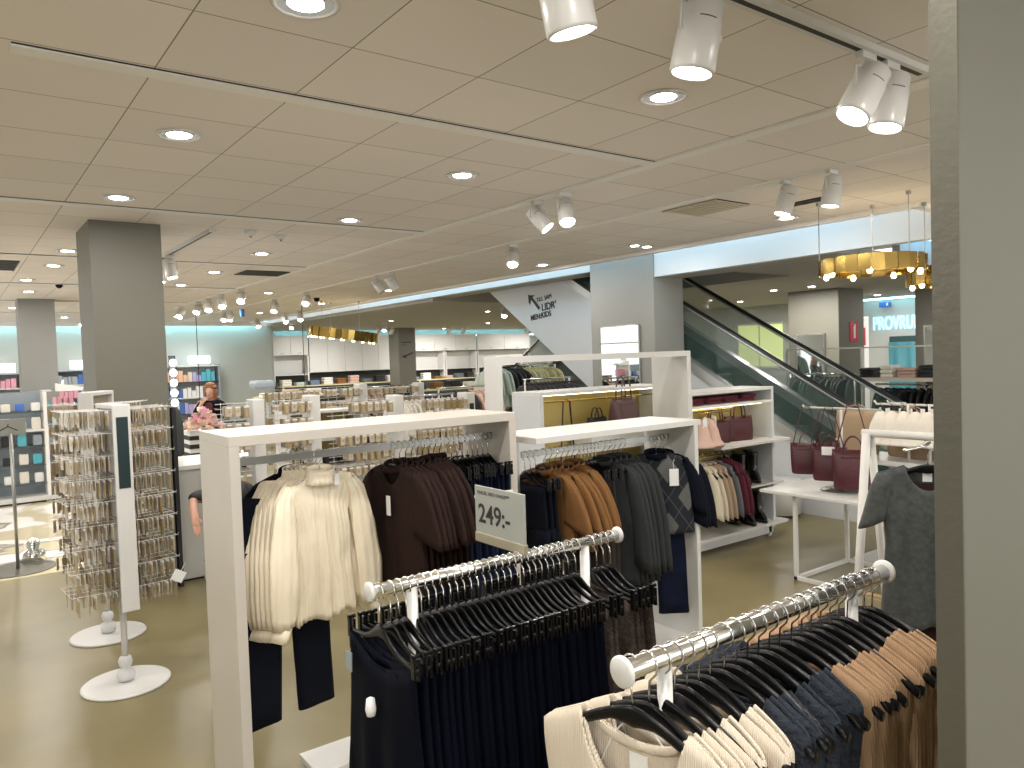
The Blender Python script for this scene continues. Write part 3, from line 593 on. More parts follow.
GM = {}
def skirt(label, m, hem=-1.0, w0=.17, w1=.22, group=None, folds=(.013, 11), name='skirt', ph=0, z0=-.165):
    t = thing(name, label, 'skirt' if name == 'skirt' else name, (0, 0, 0), 0, group)
    wf = interp([(z0, w0), (z0 - .15, w0 + .01), (hem, w1)])
    mk('cloth', sheet(wf, lambda s, sd: z0 - .045 * (1 - s * s) ** 2 * (1 if sd > 0 else .55), hem, interp([(z0, .004), (z0 - .2, .014), (hem, .02)]), folds, phase=ph, n=30), m, t)
    mk('waistband', sheet(interp([(z0, w0 + .001)]), lambda s, sd: z0 + .002 - .045 * (1 - s * s) ** 2 * (1 if sd > 0 else .55), z0 - .05, lambda z: .006, (0, 1), rows=2), m, t)
    return t
def rib_top(label, m, group=None, hem=-.62, ph=0, band=False):
    t = thing('rib_top', label, 'top', (0, 0, 0), 0, group)
    sh = .212
    wf = interp([(-.1, sh), (-.20, sh), (-.30, .200), (-.5, .20), (hem, .21)])
    zt = neck_top(.112, sh, .150, .055, .50, top=-.102)
    mk('body', sheet(wf, zt, hem, interp([(-.1, .017), (-.2, .022), (-.35, .024), (hem, .02)]), (.004, 6), phase=ph, n=44, rows=26, seal=.112 / sh), m, t, .006)
    for sd, nm in ((1, 'front_neckband'), (-1, 'back_neckband')):
        pts = []
        for i in range(17):
            s = -1 + 2 * i / 16; x = s * .110; pts.append((x, -sd * (.018 * (1 - .75 * s * s)), zt(x / sh, sd) - .006))
        mk(nm, MB().tube(pts, [(.005, .010 * (1 - .55 * abs(-1 + 2 * i / 16) ** 4)) for i in range(17)], 8), m, t, 0)
    return t
def jacket(label, m, group=None, hem=-.66, sleeve=.40, slv_r=(.055, .028), flare=.10, open_front=True, name='jacket', nw=.075, ph=0, wid=.215, tagc=False):
    t = thing(name, label, name, (0, 0, 0), 0, group)
    wf = interp([(-.1, wid), (-.24, wid + .005), (hem, wid + .03)]); zt = neck_top(nw, wid, .10 if open_front else .05, .02, .33, top=-.088)
    mk('body', sheet(wf, zt, hem, interp([(-.09, .010), (-.25, .016), (hem, .015)]), (.009, 8), phase=ph, n=30), m, t)
    for s in (-1, 1):
        b = MB(); rs = []
        for i in range(9):
            u = i / 8; cx = s * (wid - .015 + .075 * u + .02 * math.sin(u * 3)); cz = -.145 - sleeve * u; rx = slv_r[0] + flare * .5 * u; ry = slv_r[1] * .55 + .005 * u
            rs.append([(cx + rx * math.cos(a) * (1 - .2 * (i == 0)), ry * math.sin(a) + .003 * math.sin(5 * a), cz + (.03 * math.cos(a) * s * -1)) for a in (2 * PI * k / 14 for k in range(14))])
        rs.insert(0, [(s * (wid - .05) + .02 * math.cos(a), .012 * math.sin(a), -.122 + .004 * math.cos(a)) for a in (2 * PI * k / 14 for k in range(14))])
        b.rings(rs, True, False); mk('sleeve', b, m, t)
    if nw:
        cb = MB(); cb.rings([[(nw * .95 * math.cos(a) * k_, .03 * math.sin(a) * k_, -.09 + z + .02 * math.sin(a)) for a in (2 * PI * q / 18 for q in range(18))] for z, k_ in ((-.02, 1.08), (.012, .95))], True, False); mk('collar', cb, m, t)
    if tagc: MB().box(-.0, .035, -.05, -.048, -.34, -.24).build('price_tag', M['tag'], t)
    return t
def trousers(label, m, group=None, hem=-1.05, w=.17, name='trousers', gap=.02, legw=.09, ph=0):
    t = thing(name, label, 'trousers', (0, 0, 0), 0, group); z0 = -.16
    mk('waist', sheet(interp([(z0, w), (z0 - .25, w + .025)]), lambda s, sd: z0 - .02 * (1 - s * s), z0 - .28, interp([(z0, .008), (z0 - .3, .022)]), (.004, 6), rows=6), m, t)
    for s in (-1, 1):
        rs = []
        for i in range(10):
            u = i / 9; z = z0 - .25 + (hem - z0 + .25) * u; cx = s * ((w + .02) / 2 + .008 + gap * u); rx = (w + .02) / 2 + (legw - (w + .02) / 2) * u
            rs.append([(cx + rx * math.cos(a), .022 * math.sin(a) + .006 * math.sin(3 * a + ph) * u, z) for a in (2 * PI * k / 16 for k in range(16))])
        mk('leg', MB().rings(rs, True, False), m, t)
    return t

def populate(rail, xs, y, z, proto_h, proto_g, hl, gl, hg, gg, rz=PI / 2, jit=.05, first=(True, True), dz=0):
    """hang one hanger + one garment copy at each x"""
    for i, x in enumerate(xs):
        r = rz + random.uniform(-jit, jit)
        for proto, lab, grp in ((proto_h, hl, hg), (proto_g, gl, gg)):
            if proto is None: continue
            jz = 0 if proto is proto_h else random.uniform(-.012, .006)
            if not proto.get('placed'):
                o = proto; o.location = (x, y, z + dz); o.rotation_euler = (0, 0, r); o['placed'] = 1; o['label'] = lab; o['group'] = grp
            else:
                o = dup(proto, (x, y, z + dz + jz), r, lab, grp)
                if proto is not proto_h: o.scale = (random.uniform(.94, 1.05), random.uniform(.85, 1.1), random.uniform(.97, 1.04))
            if 'placed' in o and o is not proto: pass

# ------------------------------------------------------------------ clothes rails in front
def floor_rail(x0, x1, y, z, label, r, posts):
    t = thing('clothes_rail', label, 'clothes rail', (x0, y, 0)); L = x1 - x0
    MB().tube([(0, 0, z), (L, 0, z)], r, 20).build('bar', M['chrome'], t, True)
    for a, s in ((0, -1), (L, 1)): MB().lathe([(.001, -.007), (r * 1.32, -.007), (r * 1.55, -.003), (r * 1.55, .003), (r * 1.32, .007), (.001, .007)], (a, 0, z), 24, axis='x').build('end_cap', M['whitem'], t, True)
    for p in posts:
        MB().tube([(p - x0, 0, .02), (p - x0, 0, z - r * .6)], .0165, 14).build('post', M['whitem'], t, True)
        MB().box(p - x0 - .03, p - x0 + .03, -.30, .30, 0, .025).build('foot', M['whitem'], t, bevel=.005)
    MB().box(posts[0] - x0 + .03, posts[1] - x0 - .03, -.015, .015, .05, .08).build('stretcher', M['whitem'], t)
    return t
floor_rail(.925, 1.90, 1.95, 1.30, 'chrome clothes rail in the middle, full of black navy skirts', .0185, (1.06, 1.74))
floor_rail(1.075, 2.125, 1.10, 1.30, 'chrome clothes rail nearest the camera, with ribbed knit tops', .0215, (1.20, 1.95))

hc = hanger_clip('x'); sk = skirt('x', M['navy'], hem=-1.0, w0=.20, w1=.30)
Z1 = 1.292
# frontmost navy skirt with tag
hf = dup(hc, (.955, 1.95, Z1), PI / 2 - .02, 'black clip hanger at the left end of the middle rail, seen whole', 'clip hangers on the middle rail')
fs = skirt('long black navy skirt ending the middle rail, white security tag on it', M['navy'], hem=-1.02, w0=.20, w1=.32, folds=(.02, 7)); fs.location = (.953, 1.95, Z1); fs.rotation_euler = (0, 0, -PI / 2)
MB().lathe([(.001, 0), (.012, .002), (.016, .02), (.012, .05), (.001, .056)], (.0, -.038, -.345), 14).build('security_tag', M['tag'], fs, True)
MB().prism([(-.19, -.215), (-.145, -.21), (-.15, -.27), (-.185, -.265)], -.026, -.023).build('price_label', M['poster'], fs)
for c_ in list(hf.children): pass
hc.location = (.99, 1.95, Z1)
xs = [.99 + .0255 * i for i in range(26)]
populate(None, xs, 1.95, Z1, hc, sk, 'black clip hanger in the packed run on the middle rail', 'black navy skirt packed on the middle rail', 'clip hangers on the middle rail', 'navy skirts on the middle rail')
sk2 = skirt('x', M['tweed'], hem=-.75, w0=.19, w1=.24, folds=(.018, 9))
xs = [1.665 + .033 * i for i in range(7)]
populate(None, [x for x in xs if abs(x - 1.74) > .012], 1.95, Z1, hc, sk2, 'black clip hanger in the packed run on the middle rail', 'brown tweed skirt at the right end of the middle rail', 'clip hangers on the middle rail', 'tweed skirts on the middle rail')

hw = hanger_wide('x'); Z2 = 1.294
cr = rib_top('x', M['cream']); ch = rib_top('x', M['charcoal'], ph=1); ca = rib_top('x', M['camelrib'], ph=2)
HL = 'glossy black wide hanger on the nearest rail'; HG = 'wide hangers on the nearest rail'
hw.location = (1.105, 1.1, Z2); 
frt = rib_top('cream ribbed top at the left end of the nearest rail, neckline facing us', M['cream']); frt.location = (1.112, 1.11, Z2); frt.rotation_euler = (0, 0, -PI / 2 + .22); frt.scale = (1.1, 1, 1.05)
MB().box(-.02, .02, .016, .018, -.225, -.18).build('neck_label', M['tag'], frt)
hfr = dup(hw, (1.112, 1.11, Z2), PI / 2 + .22, 'glossy black wide hanger inside the front cream ribbed top', 'wide hangers on the nearest rail')
hfr.scale = (.94, 1, 1)
MB().tube([(.0, .012, -.085), (.09, .02, -.19), (.17, .02, -.36)], .0016, 5).tube([(.0, .012, -.085), (-.06, .02, -.16), (-.10, .02, -.25)], .0016, 5).build('loop_highlight', M['tag'], frt)  # white threads drawn as the highlights on hanger edges and loops
def run(x0, n, d, g, gl, gg): populate(None, [x0 + d * i for i in range(n)], 1.1, Z2, hw, g, HL, gl, HG, gg, rz=-PI / 2, jit=.10)
run(1.150, 6, .040, cr, 'cream ribbed knit top behind the front one on the nearest rail', 'cream ribbed tops on the nearest rail')
run(1.40, 6, .043, ch, 'charcoal blue knit top in the middle of the nearest rail', 'charcoal knit tops on the nearest rail')
run(1.665, 10, .0435, ca, 'camel ribbed knit top at the right of the nearest rail', 'camel ribbed tops on the nearest rail')

# price sign on the middle rail
t = thing('price_sign', 'grey price sign reading 249 clipped on the middle rail', 'sign', (1.47, 1.95, 1.32))
MB().box(-.004, .004, -.02, .26, 0, .185).build('sign_card', M['sign'], t); MB().box(-.008, .008, -.022, .262, -.012, .022).build('sign_foot', M['signgold'], t, bevel=.003)
MB().box(-.02, .02, -.012, .012, -.02, -.005).build('clip', M['chrome'], t)
text_obj('price', '249:-', .092, M['ink'], t, facing(-.0045, .242, .060), .0008, .0012); text_obj('small_print', 'EXALES, XREG OHALET**', .0165, M['ink'], t, facing(-.0045, .243, .158), .0005)

# ------------------------------------------------------------------ gondola frames
def gondola(name, label, x0, x1, yf, yb, top, th=.045, mt='lam', left=True, right=True, base=True, rail=None, over=0, bx=None, ry=None, ldepth=None, bd=None):
    t = thing(name, label, 'display unit', (x0, yf, 0)); w = x1 - x0; d = yb - yf
    MB().box(-over, w + over, 0, ldepth or d, top - th, top).build('top_board', M[mt], t, bevel=.002)
    if left: MB().box(0, th, 0, ldepth or d, 0, top - th).build('side_panel', M[mt], t, bevel=.002)
    if right: MB().box(w - th, w, 0, d, 0, top - th).build('side_panel', M[mt], t, bevel=.002)
    if base: MB().box(bx or th, w - th, .02, bd or d - .02, .03, .06).build('base_board', M['white'], t, bevel=.002)
    if rail: MB().box(th, w - th, (ry or d / 2) - .006, (ry or d / 2) + .006, rail - .036, rail).build('hanging_bar', M['steel'], t)
    return t
gondola('frame_unit', 'tall warm white frame unit holding the cream blouses and brown jackets', .94, 2.465, 3.29, 3.76, 1.65, rail=1.535, bx=.34, ry=.17, bd=.26)
gondola('frame_unit', 'lower white topped frame unit holding the camel jackets and argyle sweater', 2.60, 3.925, 3.25, 3.70, 1.50, th=.035, mt='white', left=False, rail=1.40, over=.03)
MB().box(-.1, .0, .2, .24, 1.0, 1.465).build('bracket', M['steel'], [o for o in C.objects if o.name.startswith('frame_unit')][1])
Y1 = 3.46; ZB = 1.510
# blouses
def blouse(label, group=None):
    t = thing('blouse', label, 'blouse', (0, 0, 0), 0, group); m = M['satin']; wid = .235
    wf = interp([(-.06, .15), (-.12, .205), (-.2, .225), (-.75, .24)])
    def zt(s, sd):
        x = abs(s) * .21
        return -.062 - .012 * (sd > 0) if x < .07 else -.062 - (x - .07) * .42 - max(0, x - .17) * .9
    b = MB(); rs = []; n = 96; rows = 22
    for j in range(rows + 1):
        v = j / rows; r = []
        for i in range(n):
            a = 2 * PI * i / n; s = math.cos(a); sd = 1 if math.sin(a) <= 0 else -1
            z0 = zt(s, sd); z = z0 + (-.74 - z0 + .015 * math.sin(a * 5)) * v
            w = .205 - .065 * min(1, v * 6) + .03 * v
            dp = (.014 + .020 * min(1, v * 2)) * abs(math.sin(a)) ** .8 + .002
            g = (.0095 * math.sin(a * 32 + 1.5 * math.sin(v * 5) + 2 * math.sin(a * 3)) * min(1, .25 + v) + .014 * math.sin(a * 11 + v * 1.3 + math.sin(a * 4)) * v) * (1 - .6 * abs(s) ** 3)
            sg = -1 if math.sin(a) <= 0 else 1
            r.append((s * w, sg * (dp + g), z))
        rs.append(r)
    mk('body', b.rings(rs, True, False), m, t, wr=.009)
    col = MB(); cr_ = []
    for z, k_, g in ((-.095, 1.25, .003), (-.07, 1.1, .002), (-.045, 1.0, .001), (-.028, 1.02, .001), (-.03, .94, 0), (-.06, .92, 0)):
        cr_.append([((.072 * k_ + g * math.sin(a * 20)) * math.cos(a), (.042 * k_ + g * math.sin(a * 20)) * math.sin(a) - .004, z - .012 * math.sin(a) * -1) for a in (2 * PI * q / 60 for q in range(60))])
    mk('collar', col.rings(cr_, True, False), m, t, .003)
    for s in (-1, 1):
        r_ = []
        for i in range(15):
            u = i / 14; cx = s * (.195 + .050 * math.sin(u * 1.9) + .005 * u) ; cz = -.115 - .60 * u; cy = -.035 * math.sin(u * 2.4) * (1 if s < 0 else .4)
            rx = .030 + .040 * math.sin(PI * min(1, u * .62 + .12)) ** 1.2; ry = .018 + .014 * math.sin(PI * min(1, u * .7)); cy -= .022 * u
            if i == 0: cx = s * .165; cz = -.085; rx = .03; ry = .015
            r_.append([(cx + (rx + .004 * math.sin(a * 7 + u * 6)) * math.cos(a), cy + (ry + .004 * math.sin(a * 9 + u * 4)) * math.sin(a), cz + .012 * math.sin(u * 20 + a)) for a in (2 * PI * q / 36 for q in range(36))])
        mk('sleeve', MB().rings(r_, True, False), m, t, .003, .010)
        cf = MB(); cc = Vector((s * .243, -.026 if s < 0 else -.012, -.70)); dx = Vector((-s * -.45, -.1, -.9)).normalized() if s > 0 else Vector((-.45, -.1, -.9)).normalized()
        cf.tube([cc + dx * q for q in (0, .02, .06, .095)], [(.040, .026), (.052, .034), (.050, .033), (.047, .03)], 20, False); mk('cuff', cf, m, t, .004)
    MB().box(.045, .075, -.052, -.050, -.115, -.065).build('care_label', M['tag'], t)
    return t
bl = blouse('cream high collar satin blouse facing us in the tall frame unit')
TH = math.radians(12)
bl.location = (1.40, Y1 - .02, ZB - .028); bl.rotation_euler = (0, 0, TH)
hb = hanger_wide('black hanger inside the front cream blouse'); hb['placed'] = 1; hb.location = (1.405, Y1, ZB); hb.rotation_euler = (0, 0, TH)
for i in range(5):
    dup(bl, (1.385 - .013 * i, Y1 + .005 + .020 * (i + 1), ZB - .026 - .002 * i), TH + random.uniform(-.04, .04), 'cream satin blouse hanging behind the front one', 'cream blouses in the tall frame unit')
    dup(hb, (1.385 - .013 * i, Y1 + .008 + .020 * (i + 1), ZB - .012), TH, 'black hanger inside a rear cream blouse', 'hangers of the cream blouses')
tr = trousers('black navy wide trousers showing below the cream blouses', M['navy2'], hem=-1.23, w=.2, gap=.03, legw=.1); tr.location = (1.235, 3.52, ZB); tr.rotation_euler = (0, 0, TH)
jk = jacket('x', M['navy2'], hem=-.75, sleeve=.5); populate(None, [1.34, 1.36, 1.38], Y1 + .19, ZB, hb, jk, 'black hanger by the left side panel of the tall frame unit', 'black navy jacket behind the left end of the blouses', 'hangers at the left of the tall unit', 'navy jackets at the left of the tall unit', rz=TH)
# brown jackets
bj = jacket('x', M['brown'], hem=-.70, sleeve=.30, slv_r=(.062, .030), flare=.11, tagc=False)
fb = jacket('dark brown wool jacket at the front of its row, white price tag at the neck', M['brown'], hem=-.72, sleeve=.30, slv_r=(.062, .030), flare=.11, tagc=True); fb.location = (1.80, Y1, ZB); fb.rotation_euler = (0, 0, -PI / 2 + .12)
dup(hb, (1.80, Y1, ZB), PI / 2 + .12, 'black hanger of the front brown jacket')
populate(None, [1.838 + .034 * i for i in range(8)], Y1, ZB, hb, bj, 'black hanger in the row of brown jackets', 'dark brown wool jacket with wide sleeves in the tall frame unit', 'hangers of the brown jackets', 'brown jackets in the tall frame unit', rz=-PI / 2, jit=.05)
jn = trousers('x', M['denim'], hem=-1.15, w=.18, legw=.11)
populate(None, [2.12 + .034 * i for i in range(9)], Y1, ZB, hc, jn, 'black clip hanger holding dark jeans', 'dark blue jeans hanging at the right of the tall frame unit', 'clip hangers of the jeans', 'dark jeans in the tall frame unit', jit=.06)
for i, x in enumerate((2.08, 2.16, 2.27, 2.36)):
    tag(MB().box(x - .025, x + .025, Y1 - .232, Y1 - .228, 1.13, 1.245).build('swing_tag', M['tag']), 'white cardboard tag hanging on the dark jeans', 'tag', 'white tags on the jeans')
# unit 2
Y2 = 3.475; ZC = 1.375
cj = jacket('x', M['camel'], hem=-.55, sleeve=.27, slv_r=(.062, .03), flare=.11)
populate(None, [2.80 + .043 * i for i in range(7)], Y2, ZC, hb, cj, 'black hanger in the row of camel jackets', 'camel wool jacket with wide sleeves in the lower frame unit', 'hangers of the camel jackets', 'camel jackets in the lower frame unit', rz=-PI / 2)
nj = trousers('x', M['navy2'], hem=-1.0); populate(None, [2.66, 2.70, 2.74], Y2, ZC, hc, nj, 'black clip hanger holding navy trousers', 'navy trousers at the left end of the lower frame unit', 'clip hangers of the navy trousers', 'navy trousers in the lower frame unit')
tp = trousers('x', M['taupe'], hem=-.98, w=.16, legw=.07); populate(None, [3.10 + .03 * i for i in range(5)], Y2, ZC, hc, tp, 'black clip hanger holding taupe trousers', 'taupe trousers between the camel jackets and grey coats', 'clip hangers of the taupe trousers', 'taupe trousers in the lower frame unit')
gc = jacket('x', M['greywool'], hem=-.85, sleeve=.6, slv_r=(.05, .03), flare=.02, name='coat'); populate(None, [3.27 + .045 * i for i in range(5)], Y2, ZC, hb, gc, 'black hanger of a grey wool coat', 'grey wool coat left of the argyle sweater', 'hangers of the grey coats', 'grey coats in the lower frame unit', rz=-PI / 2 + .25)
ag = jacket('grey and black argyle knitted sweater with a white price tag', M['argyle'], hem=-.62, sleeve=.34, slv_r=(.05, .03), flare=.0, open_front=False, name='sweater', wid=.215); ag.location = (3.665, Y2 - .09, ZC + .01); ag.rotation_euler = (0, 0, -.62)
for c_ in ag.children:
    if c_.name.startswith('sleeve') or c_.name.startswith('collar'): c_.data.materials.clear(); c_.data.materials.append(M['navy2'])
MB().box(.075, .135, -.046, -.043, -.30, -.19).tube([(.105, -.045, -.19), (.10, -.045, -.15), (.11, -.045, -.13)], .0015, 5).build('price_tag', M['tag'], ag)
dup(hb, (3.665, Y2 - .09, ZC), -.62, 'black hanger of the argyle sweater')
nv = jacket('x', M['navy2'], hem=-.55, sleeve=.42, slv_r=(.055, .035), flare=.0, open_front=False, name='cardigan'); populate(None, [3.72, 3.76, 3.80], Y2 - .03, ZC, hb, nv, 'black hanger of a navy cardigan', 'black navy cardigan behind the argyle sweater', 'hangers of the navy cardigans', 'navy cardigans in the lower frame unit', rz=-.75)
tn = trousers('dark navy trousers hanging below the argyle sweater', M['denim'], hem=-1.16, w=.17, legw=.10); tn.location = (3.70, Y2 - .02, ZC); tn.rotation_euler = (0, 0, -.6)

# ------------------------------------------------------------------ jewellery stands
CARD = MB().box(-.0012, .0012, -.024, .024, -.085, 0, M['card']).box(-.003, .003, -.010, .010, -.055, -.03, M['goldbit']).box(-.0016, .0016, -.024, .024, -.014, 0, M['tag']).mesh('jewellery_card')
CARD2 = MB().box(-.0012, .0012, -.022, .022, -.11, 0, M['carddark']).box(-.003, .003, -.008, .008, -.095, -.03, M['goldbit']).box(-.0016, .0016, -.022, .022, -.014, 0, M['tag']).mesh('jewellery_card_long')
cards_left = [300]
def card(x, y, z, rz, group, label, stuff):
    me = CARD if random.random() < .6 else CARD2
    if cards_left[0] > 0 and stuff is None:
        o = bpy.data.objects.new('jewellery_card', me); C.objects.link(o); o.location = (x, y, z); o.rotation_euler = (random.uniform(-.05, .05), 0, rz + random.uniform(-.2, .2)); tag(o, label, 'jewellery', group); cards_left[0] -= 1
    else: stuff.append((x, y, z, rz + random.uniform(-.2, .2), me is CARD))
def flush(stuff, label):
    b = MB()
    for x, y, z, r, short in stuff:
        c, s = math.cos(r), math.sin(r)
        for (hx, y0, y1, z0, z1, m) in ((.0012, -.024, .024, -.085 if short else -.11, 0, M['card'] if short else M['carddark']), (.003, -.01, .01, -.06, -.03, M['goldbit'])):
            vs = [(x + c * a - s * q, y + s * a + c * q, z + w) for a in (-hx, hx) for q in (y0, y1) for w in (z0, z1)]
            b.add(vs, [(0, 1, 3, 2), (4, 6, 7, 5), (0, 4, 5, 1), (2, 3, 7, 6), (0, 2, 6, 4), (1, 5, 7, 3)], m)
    if b.v: tag(b.build('jewellery_cards'), label, 'jewellery', kind='stuff')
def spinner(x, y, rz, label, top=1.745, glass=True, low=.50):
    t = thing('jewellery_stand', label, 'display stand', (x, y, 0), rz)
    MB().lathe([(.001, 0), (.245, 0), (.253, .004), (.253, .012), (.245, .018), (.03, .022)], n=56).build('base_disc', M['white'], t, False)
    MB().lathe([(.018, .02), (.046, .03), (.052, .06), (.046, .09), (.024, .104), (.036, .12), (.041, .145), (.034, .170), (.018, .18)], n=24).build('ball_joint', M['ball'], t, True)
    MB().tube([(0, 0, .17), (0, 0, low + .1)], .019, 16).build('pole', M['whitem'], t, True)
    p = MB()
    p.box(-.05, .05, -.20, -.175, low, top).box(-.05, .05, .175, .20, low, top).box(-.05, .05, -.175, .175, top - .03, top)
    p.build('end_panel', M['white'], t, bevel=.006)
    if glass: MB().box(-.032, .032, -.203, -.200, top - .50, top - .075).build('mirror_strip', M['skirtm'], t)
    MB().box(-.012, .012, -.175, .175, low + .05, top - .03).build('back_plate', M['carddark'], t)
    g = MB()
    for zi in range(9):
        z = low + .13 + zi * .135
        for s in (-1, 1):
            g.tube([(s * .02, -.17, z), (s * .02, .17, z)], .0025, 5)
            for yi in range(4):
                yy = -.15 + yi * .1; g.tube([(s * .02, yy, z), (s * .30, yy, z + .006), (s * .305, yy, z + .016)], .0016, 5)
            g.tube([(s * .30, -.16, z + .004), (s * .30, .16, z + .004)], .0013, 5)
    g.build('wire_hooks', M['trim'], t)
    return t
def spinner_cards(x, y, rz, group, label, top=1.745, low=.50, stuff=None, sides=(-1, 1), n=(6, 10)):
    c, s_ = math.cos(rz), math.sin(rz)
    for zi in range(9):
        z = low + .128 + zi * .135
        for sd in sides:
            for yi in range(4):
                yy = -.15 + yi * .1
                nn = random.randint(*n)
                for q in range(nn):
                    if random.random() < .08: continue
                    xx = sd * (.07 + q * .225 / nn); X = x + c * xx - s_ * yy; Y = y + s_ * xx + c * yy
                    card(X, Y, z, rz, group, label, stuff if (stuff is not None and (not label or yi > 0)) else (None if cards_left[0] > 110 else EX))
EX = []
SP1 = (.80, 5.19, .08)
spinner(*SP1, 'near white revolving jewellery stand with a dark mirror strip')
st1 = []
spinner_cards(*SP1, 'jewellery cards on the near stand', 'small clear jewellery card hanging on the near revolving stand', stuff=st1)
spinner(.86, 6.24, -.5, 'white revolving jewellery stand right behind the near one', top=1.80, glass=False)
st2 = []; spinner_cards(.86, 6.24, -.5, '', '', stuff=st2, n=(5, 8)); 
flush(st1 + EX, 'hundreds of further jewellery cards on the near revolving stand'); EX.clear(); 
flush(st2, 'jewellery cards on the revolving stand behind the near one')
t = thing('price_card', 'square white price card tilted on the near jewellery stand', 'tag', (1.09, 5.0, .66)); MB().box(-.035, .035, -.002, .002, -.035, .035).build('card', M['tag'], t); t.rotation_euler = (0, .5, -.3); MB().tube([(0, 0, .035), (0, 0, .09)], .002, 5).build('string', M['tag'], t)

def wire_rack(x0, x1, y, top, label, faces, clab, grp, dark=True, low=.35, lp=False):
    """white end posts, grid between them, cards on the near face"""
    t = thing('accessory_rack', label, 'display rack', (x0, y, 0)); w = x1 - x0
    for a in ((0, w) if lp else (w,)): MB().box(a - .055, a + .055, -.10, .10, .02, top).build('end_post', M['white'], t, bevel=.012)
    MB().box(-.055, w + .055, -.22, .22, 0, .05).build('base', M['white'], t, bevel=.004)
    g = MB(); z = low
    while z < top - .02: g.tube([(.05, 0, z), (w - .05, 0, z)], .0035, 5); z += .045
    a = .1
    while a < w: g.tube([(a, 0, low), (a, 0, top - .02)], .003, 5); a += .12
    g.build('wire_grid', M['whitem'], t)
    h = MB(); rows = []
    zz = top - .05
    while zz > .55:
        a = .12
        while a < w - .08:
            h.tube([(a, -.02, zz), (a, -.20, zz + .006)], .0025, 5)
            if random.random() < faces: rows.append((a, zz))
            a += .075
        zz -= .155
    h.build('hooks', M['whitem'], t)
    st = []
    for a, zz in rows:
        for q in range(4):
            if q == 3 and cards_left[0] > 0: card(x0 + a, y - .19, zz, PI / 2, grp, clab, None)
            else: st.append((x0 + a, y - .06 - q * .04, zz, PI / 2 + random.uniform(-.2, .2), random.random() < .6))
    flush(st, 'further jewellery cards: ' + label)
    for i in range(3):
        bx = x0 + random.uniform(.15, w - .15); zz = top - random.choice((.3, .45, .6))
        if dark:
            o = MB().rings([[(.05 * math.cos(a) * k_, .03 * math.sin(a) * k_, z_) for a in (2 * PI * q / 10 for q in range(10))] for z_, k_ in ((0, .8), (.02, 1), (.05, .9), (.06, .5))]).build('hair_accessory', M['blackm'], None, True); o.location = (bx, y - .15, zz); tag(o, 'small black hair accessory on the ' + ' '.join(label.split()[:9]), 'accessory', 'black accessories on the ' + label)
CL = 'small pale jewellery card on the racks behind the frame units'; CG = 'jewellery cards on the centre racks'
wire_rack(1.86, 2.27, 7.05, 1.64, 'short wire jewellery rack at the left, beside the woman', .9, CL, CG)
wire_rack(2.36, 2.79, 7.0, 1.65, 'wire jewellery rack above the cream blouses', .95, CL, CG)
wire_rack(2.90, 3.69, 7.0, 1.60, 'wire jewellery rack with empty grid left of the arrow column', .75, CL, CG)
wire_rack(3.80, 4.57, 7.0, 1.58, 'wire jewellery rack ending at the dark slot post', .95, CL, CG)
tag(MB().box(4.548, 4.60, 6.893, 6.899, 1.2, 1.46).build('mirror_strip', M['tealdark']), 'dark mirror strip on the end post of the right wire rack', 'mirror')
wire_rack(3.0, 4.4, 9.3, 1.66, 'second row wire rack behind the white posts', .8, CL, CG, low=.6)
wire_rack(4.7, 5.9, 10.4, 1.60, 'third row rack left of the tall white frame', .8, CL, CG, low=.6)
# low shelving with dark bags between the racks
def shelf_unit(x, y, w, d, h, n, label, m='white', back=None, rz=0):
    t = thing('shelf_unit', label, 'shelf', (x, y, 0), rz)
    for a in (0, w - .03): MB().box(a, a + .03, 0, d, 0, h).build('side_panel', M[m], t)
    if back: MB().box(.03, w - .03, d - .02, d, .1, h).build('back_panel', M[back], t)
    for i in range(n): MB().box(.03, w - .03, 0, d, .12 + (h - .15) * i / (n - 1), .145 + (h - .15) * i / (n - 1)).build('shelf', M[m], t)
    return t
shelf_unit(2.95, 8.1, .9, .4, 1.42, 5, 'low white shelf unit with small dark bags among the racks', back='goldback')
for i in range(8):
    pile('small_bag', 'small black bag on the low white shelf unit', 'bag', 3.1 + (i % 4) * .19, 8.27, [.80, 1.12][i // 4] , .15, .12, .12, M['blackm'], 'small black bags on the low shelf', n=1)
# tables of folded goods further back
def table_pile(x, y, w, d, h, label, cols, n, grp, lab):
    t = thing('display_table', label, 'table', (x, y, 0)); MB().box(0, w, 0, d, h - .04, h).build('table_top', M['olivecl'] if 'long' in label else M['white'], t, bevel=.003)
    for a in (.05, w - .09):
        for b_ in (.05, d - .09): MB().box(a, a + .04, b_, b_ + .04, 0, h - .04).build('leg', M['white'], t)
    for i in range(n):
        pile('folded_clothing', lab, 'clothes', x + .2 + (w - .4) * i / max(1, n - 1), y + d * .5, h, .30, .30, random.uniform(.06, .2), cols[i % len(cols)], grp)
table_pile(5.2, 15.5, 3.4, .8, 1.28, 'long pale table with folded clothes before the back wall', [M['offw'], M['pink'], M['offw'], M['denimg'], M['blackm']], 7, 'folded piles on the long table', 'folded clothing pile on the long pale table')
table_pile(8.9, 16.5, 3.5, .8, 1.2, 'second long pale table right of the arrow column', [M['offw'], M['blackm'], M['camel'], M['blackm'], M['offw']], 7, 'folded piles on the second table', 'folded clothing pile on the second pale table')

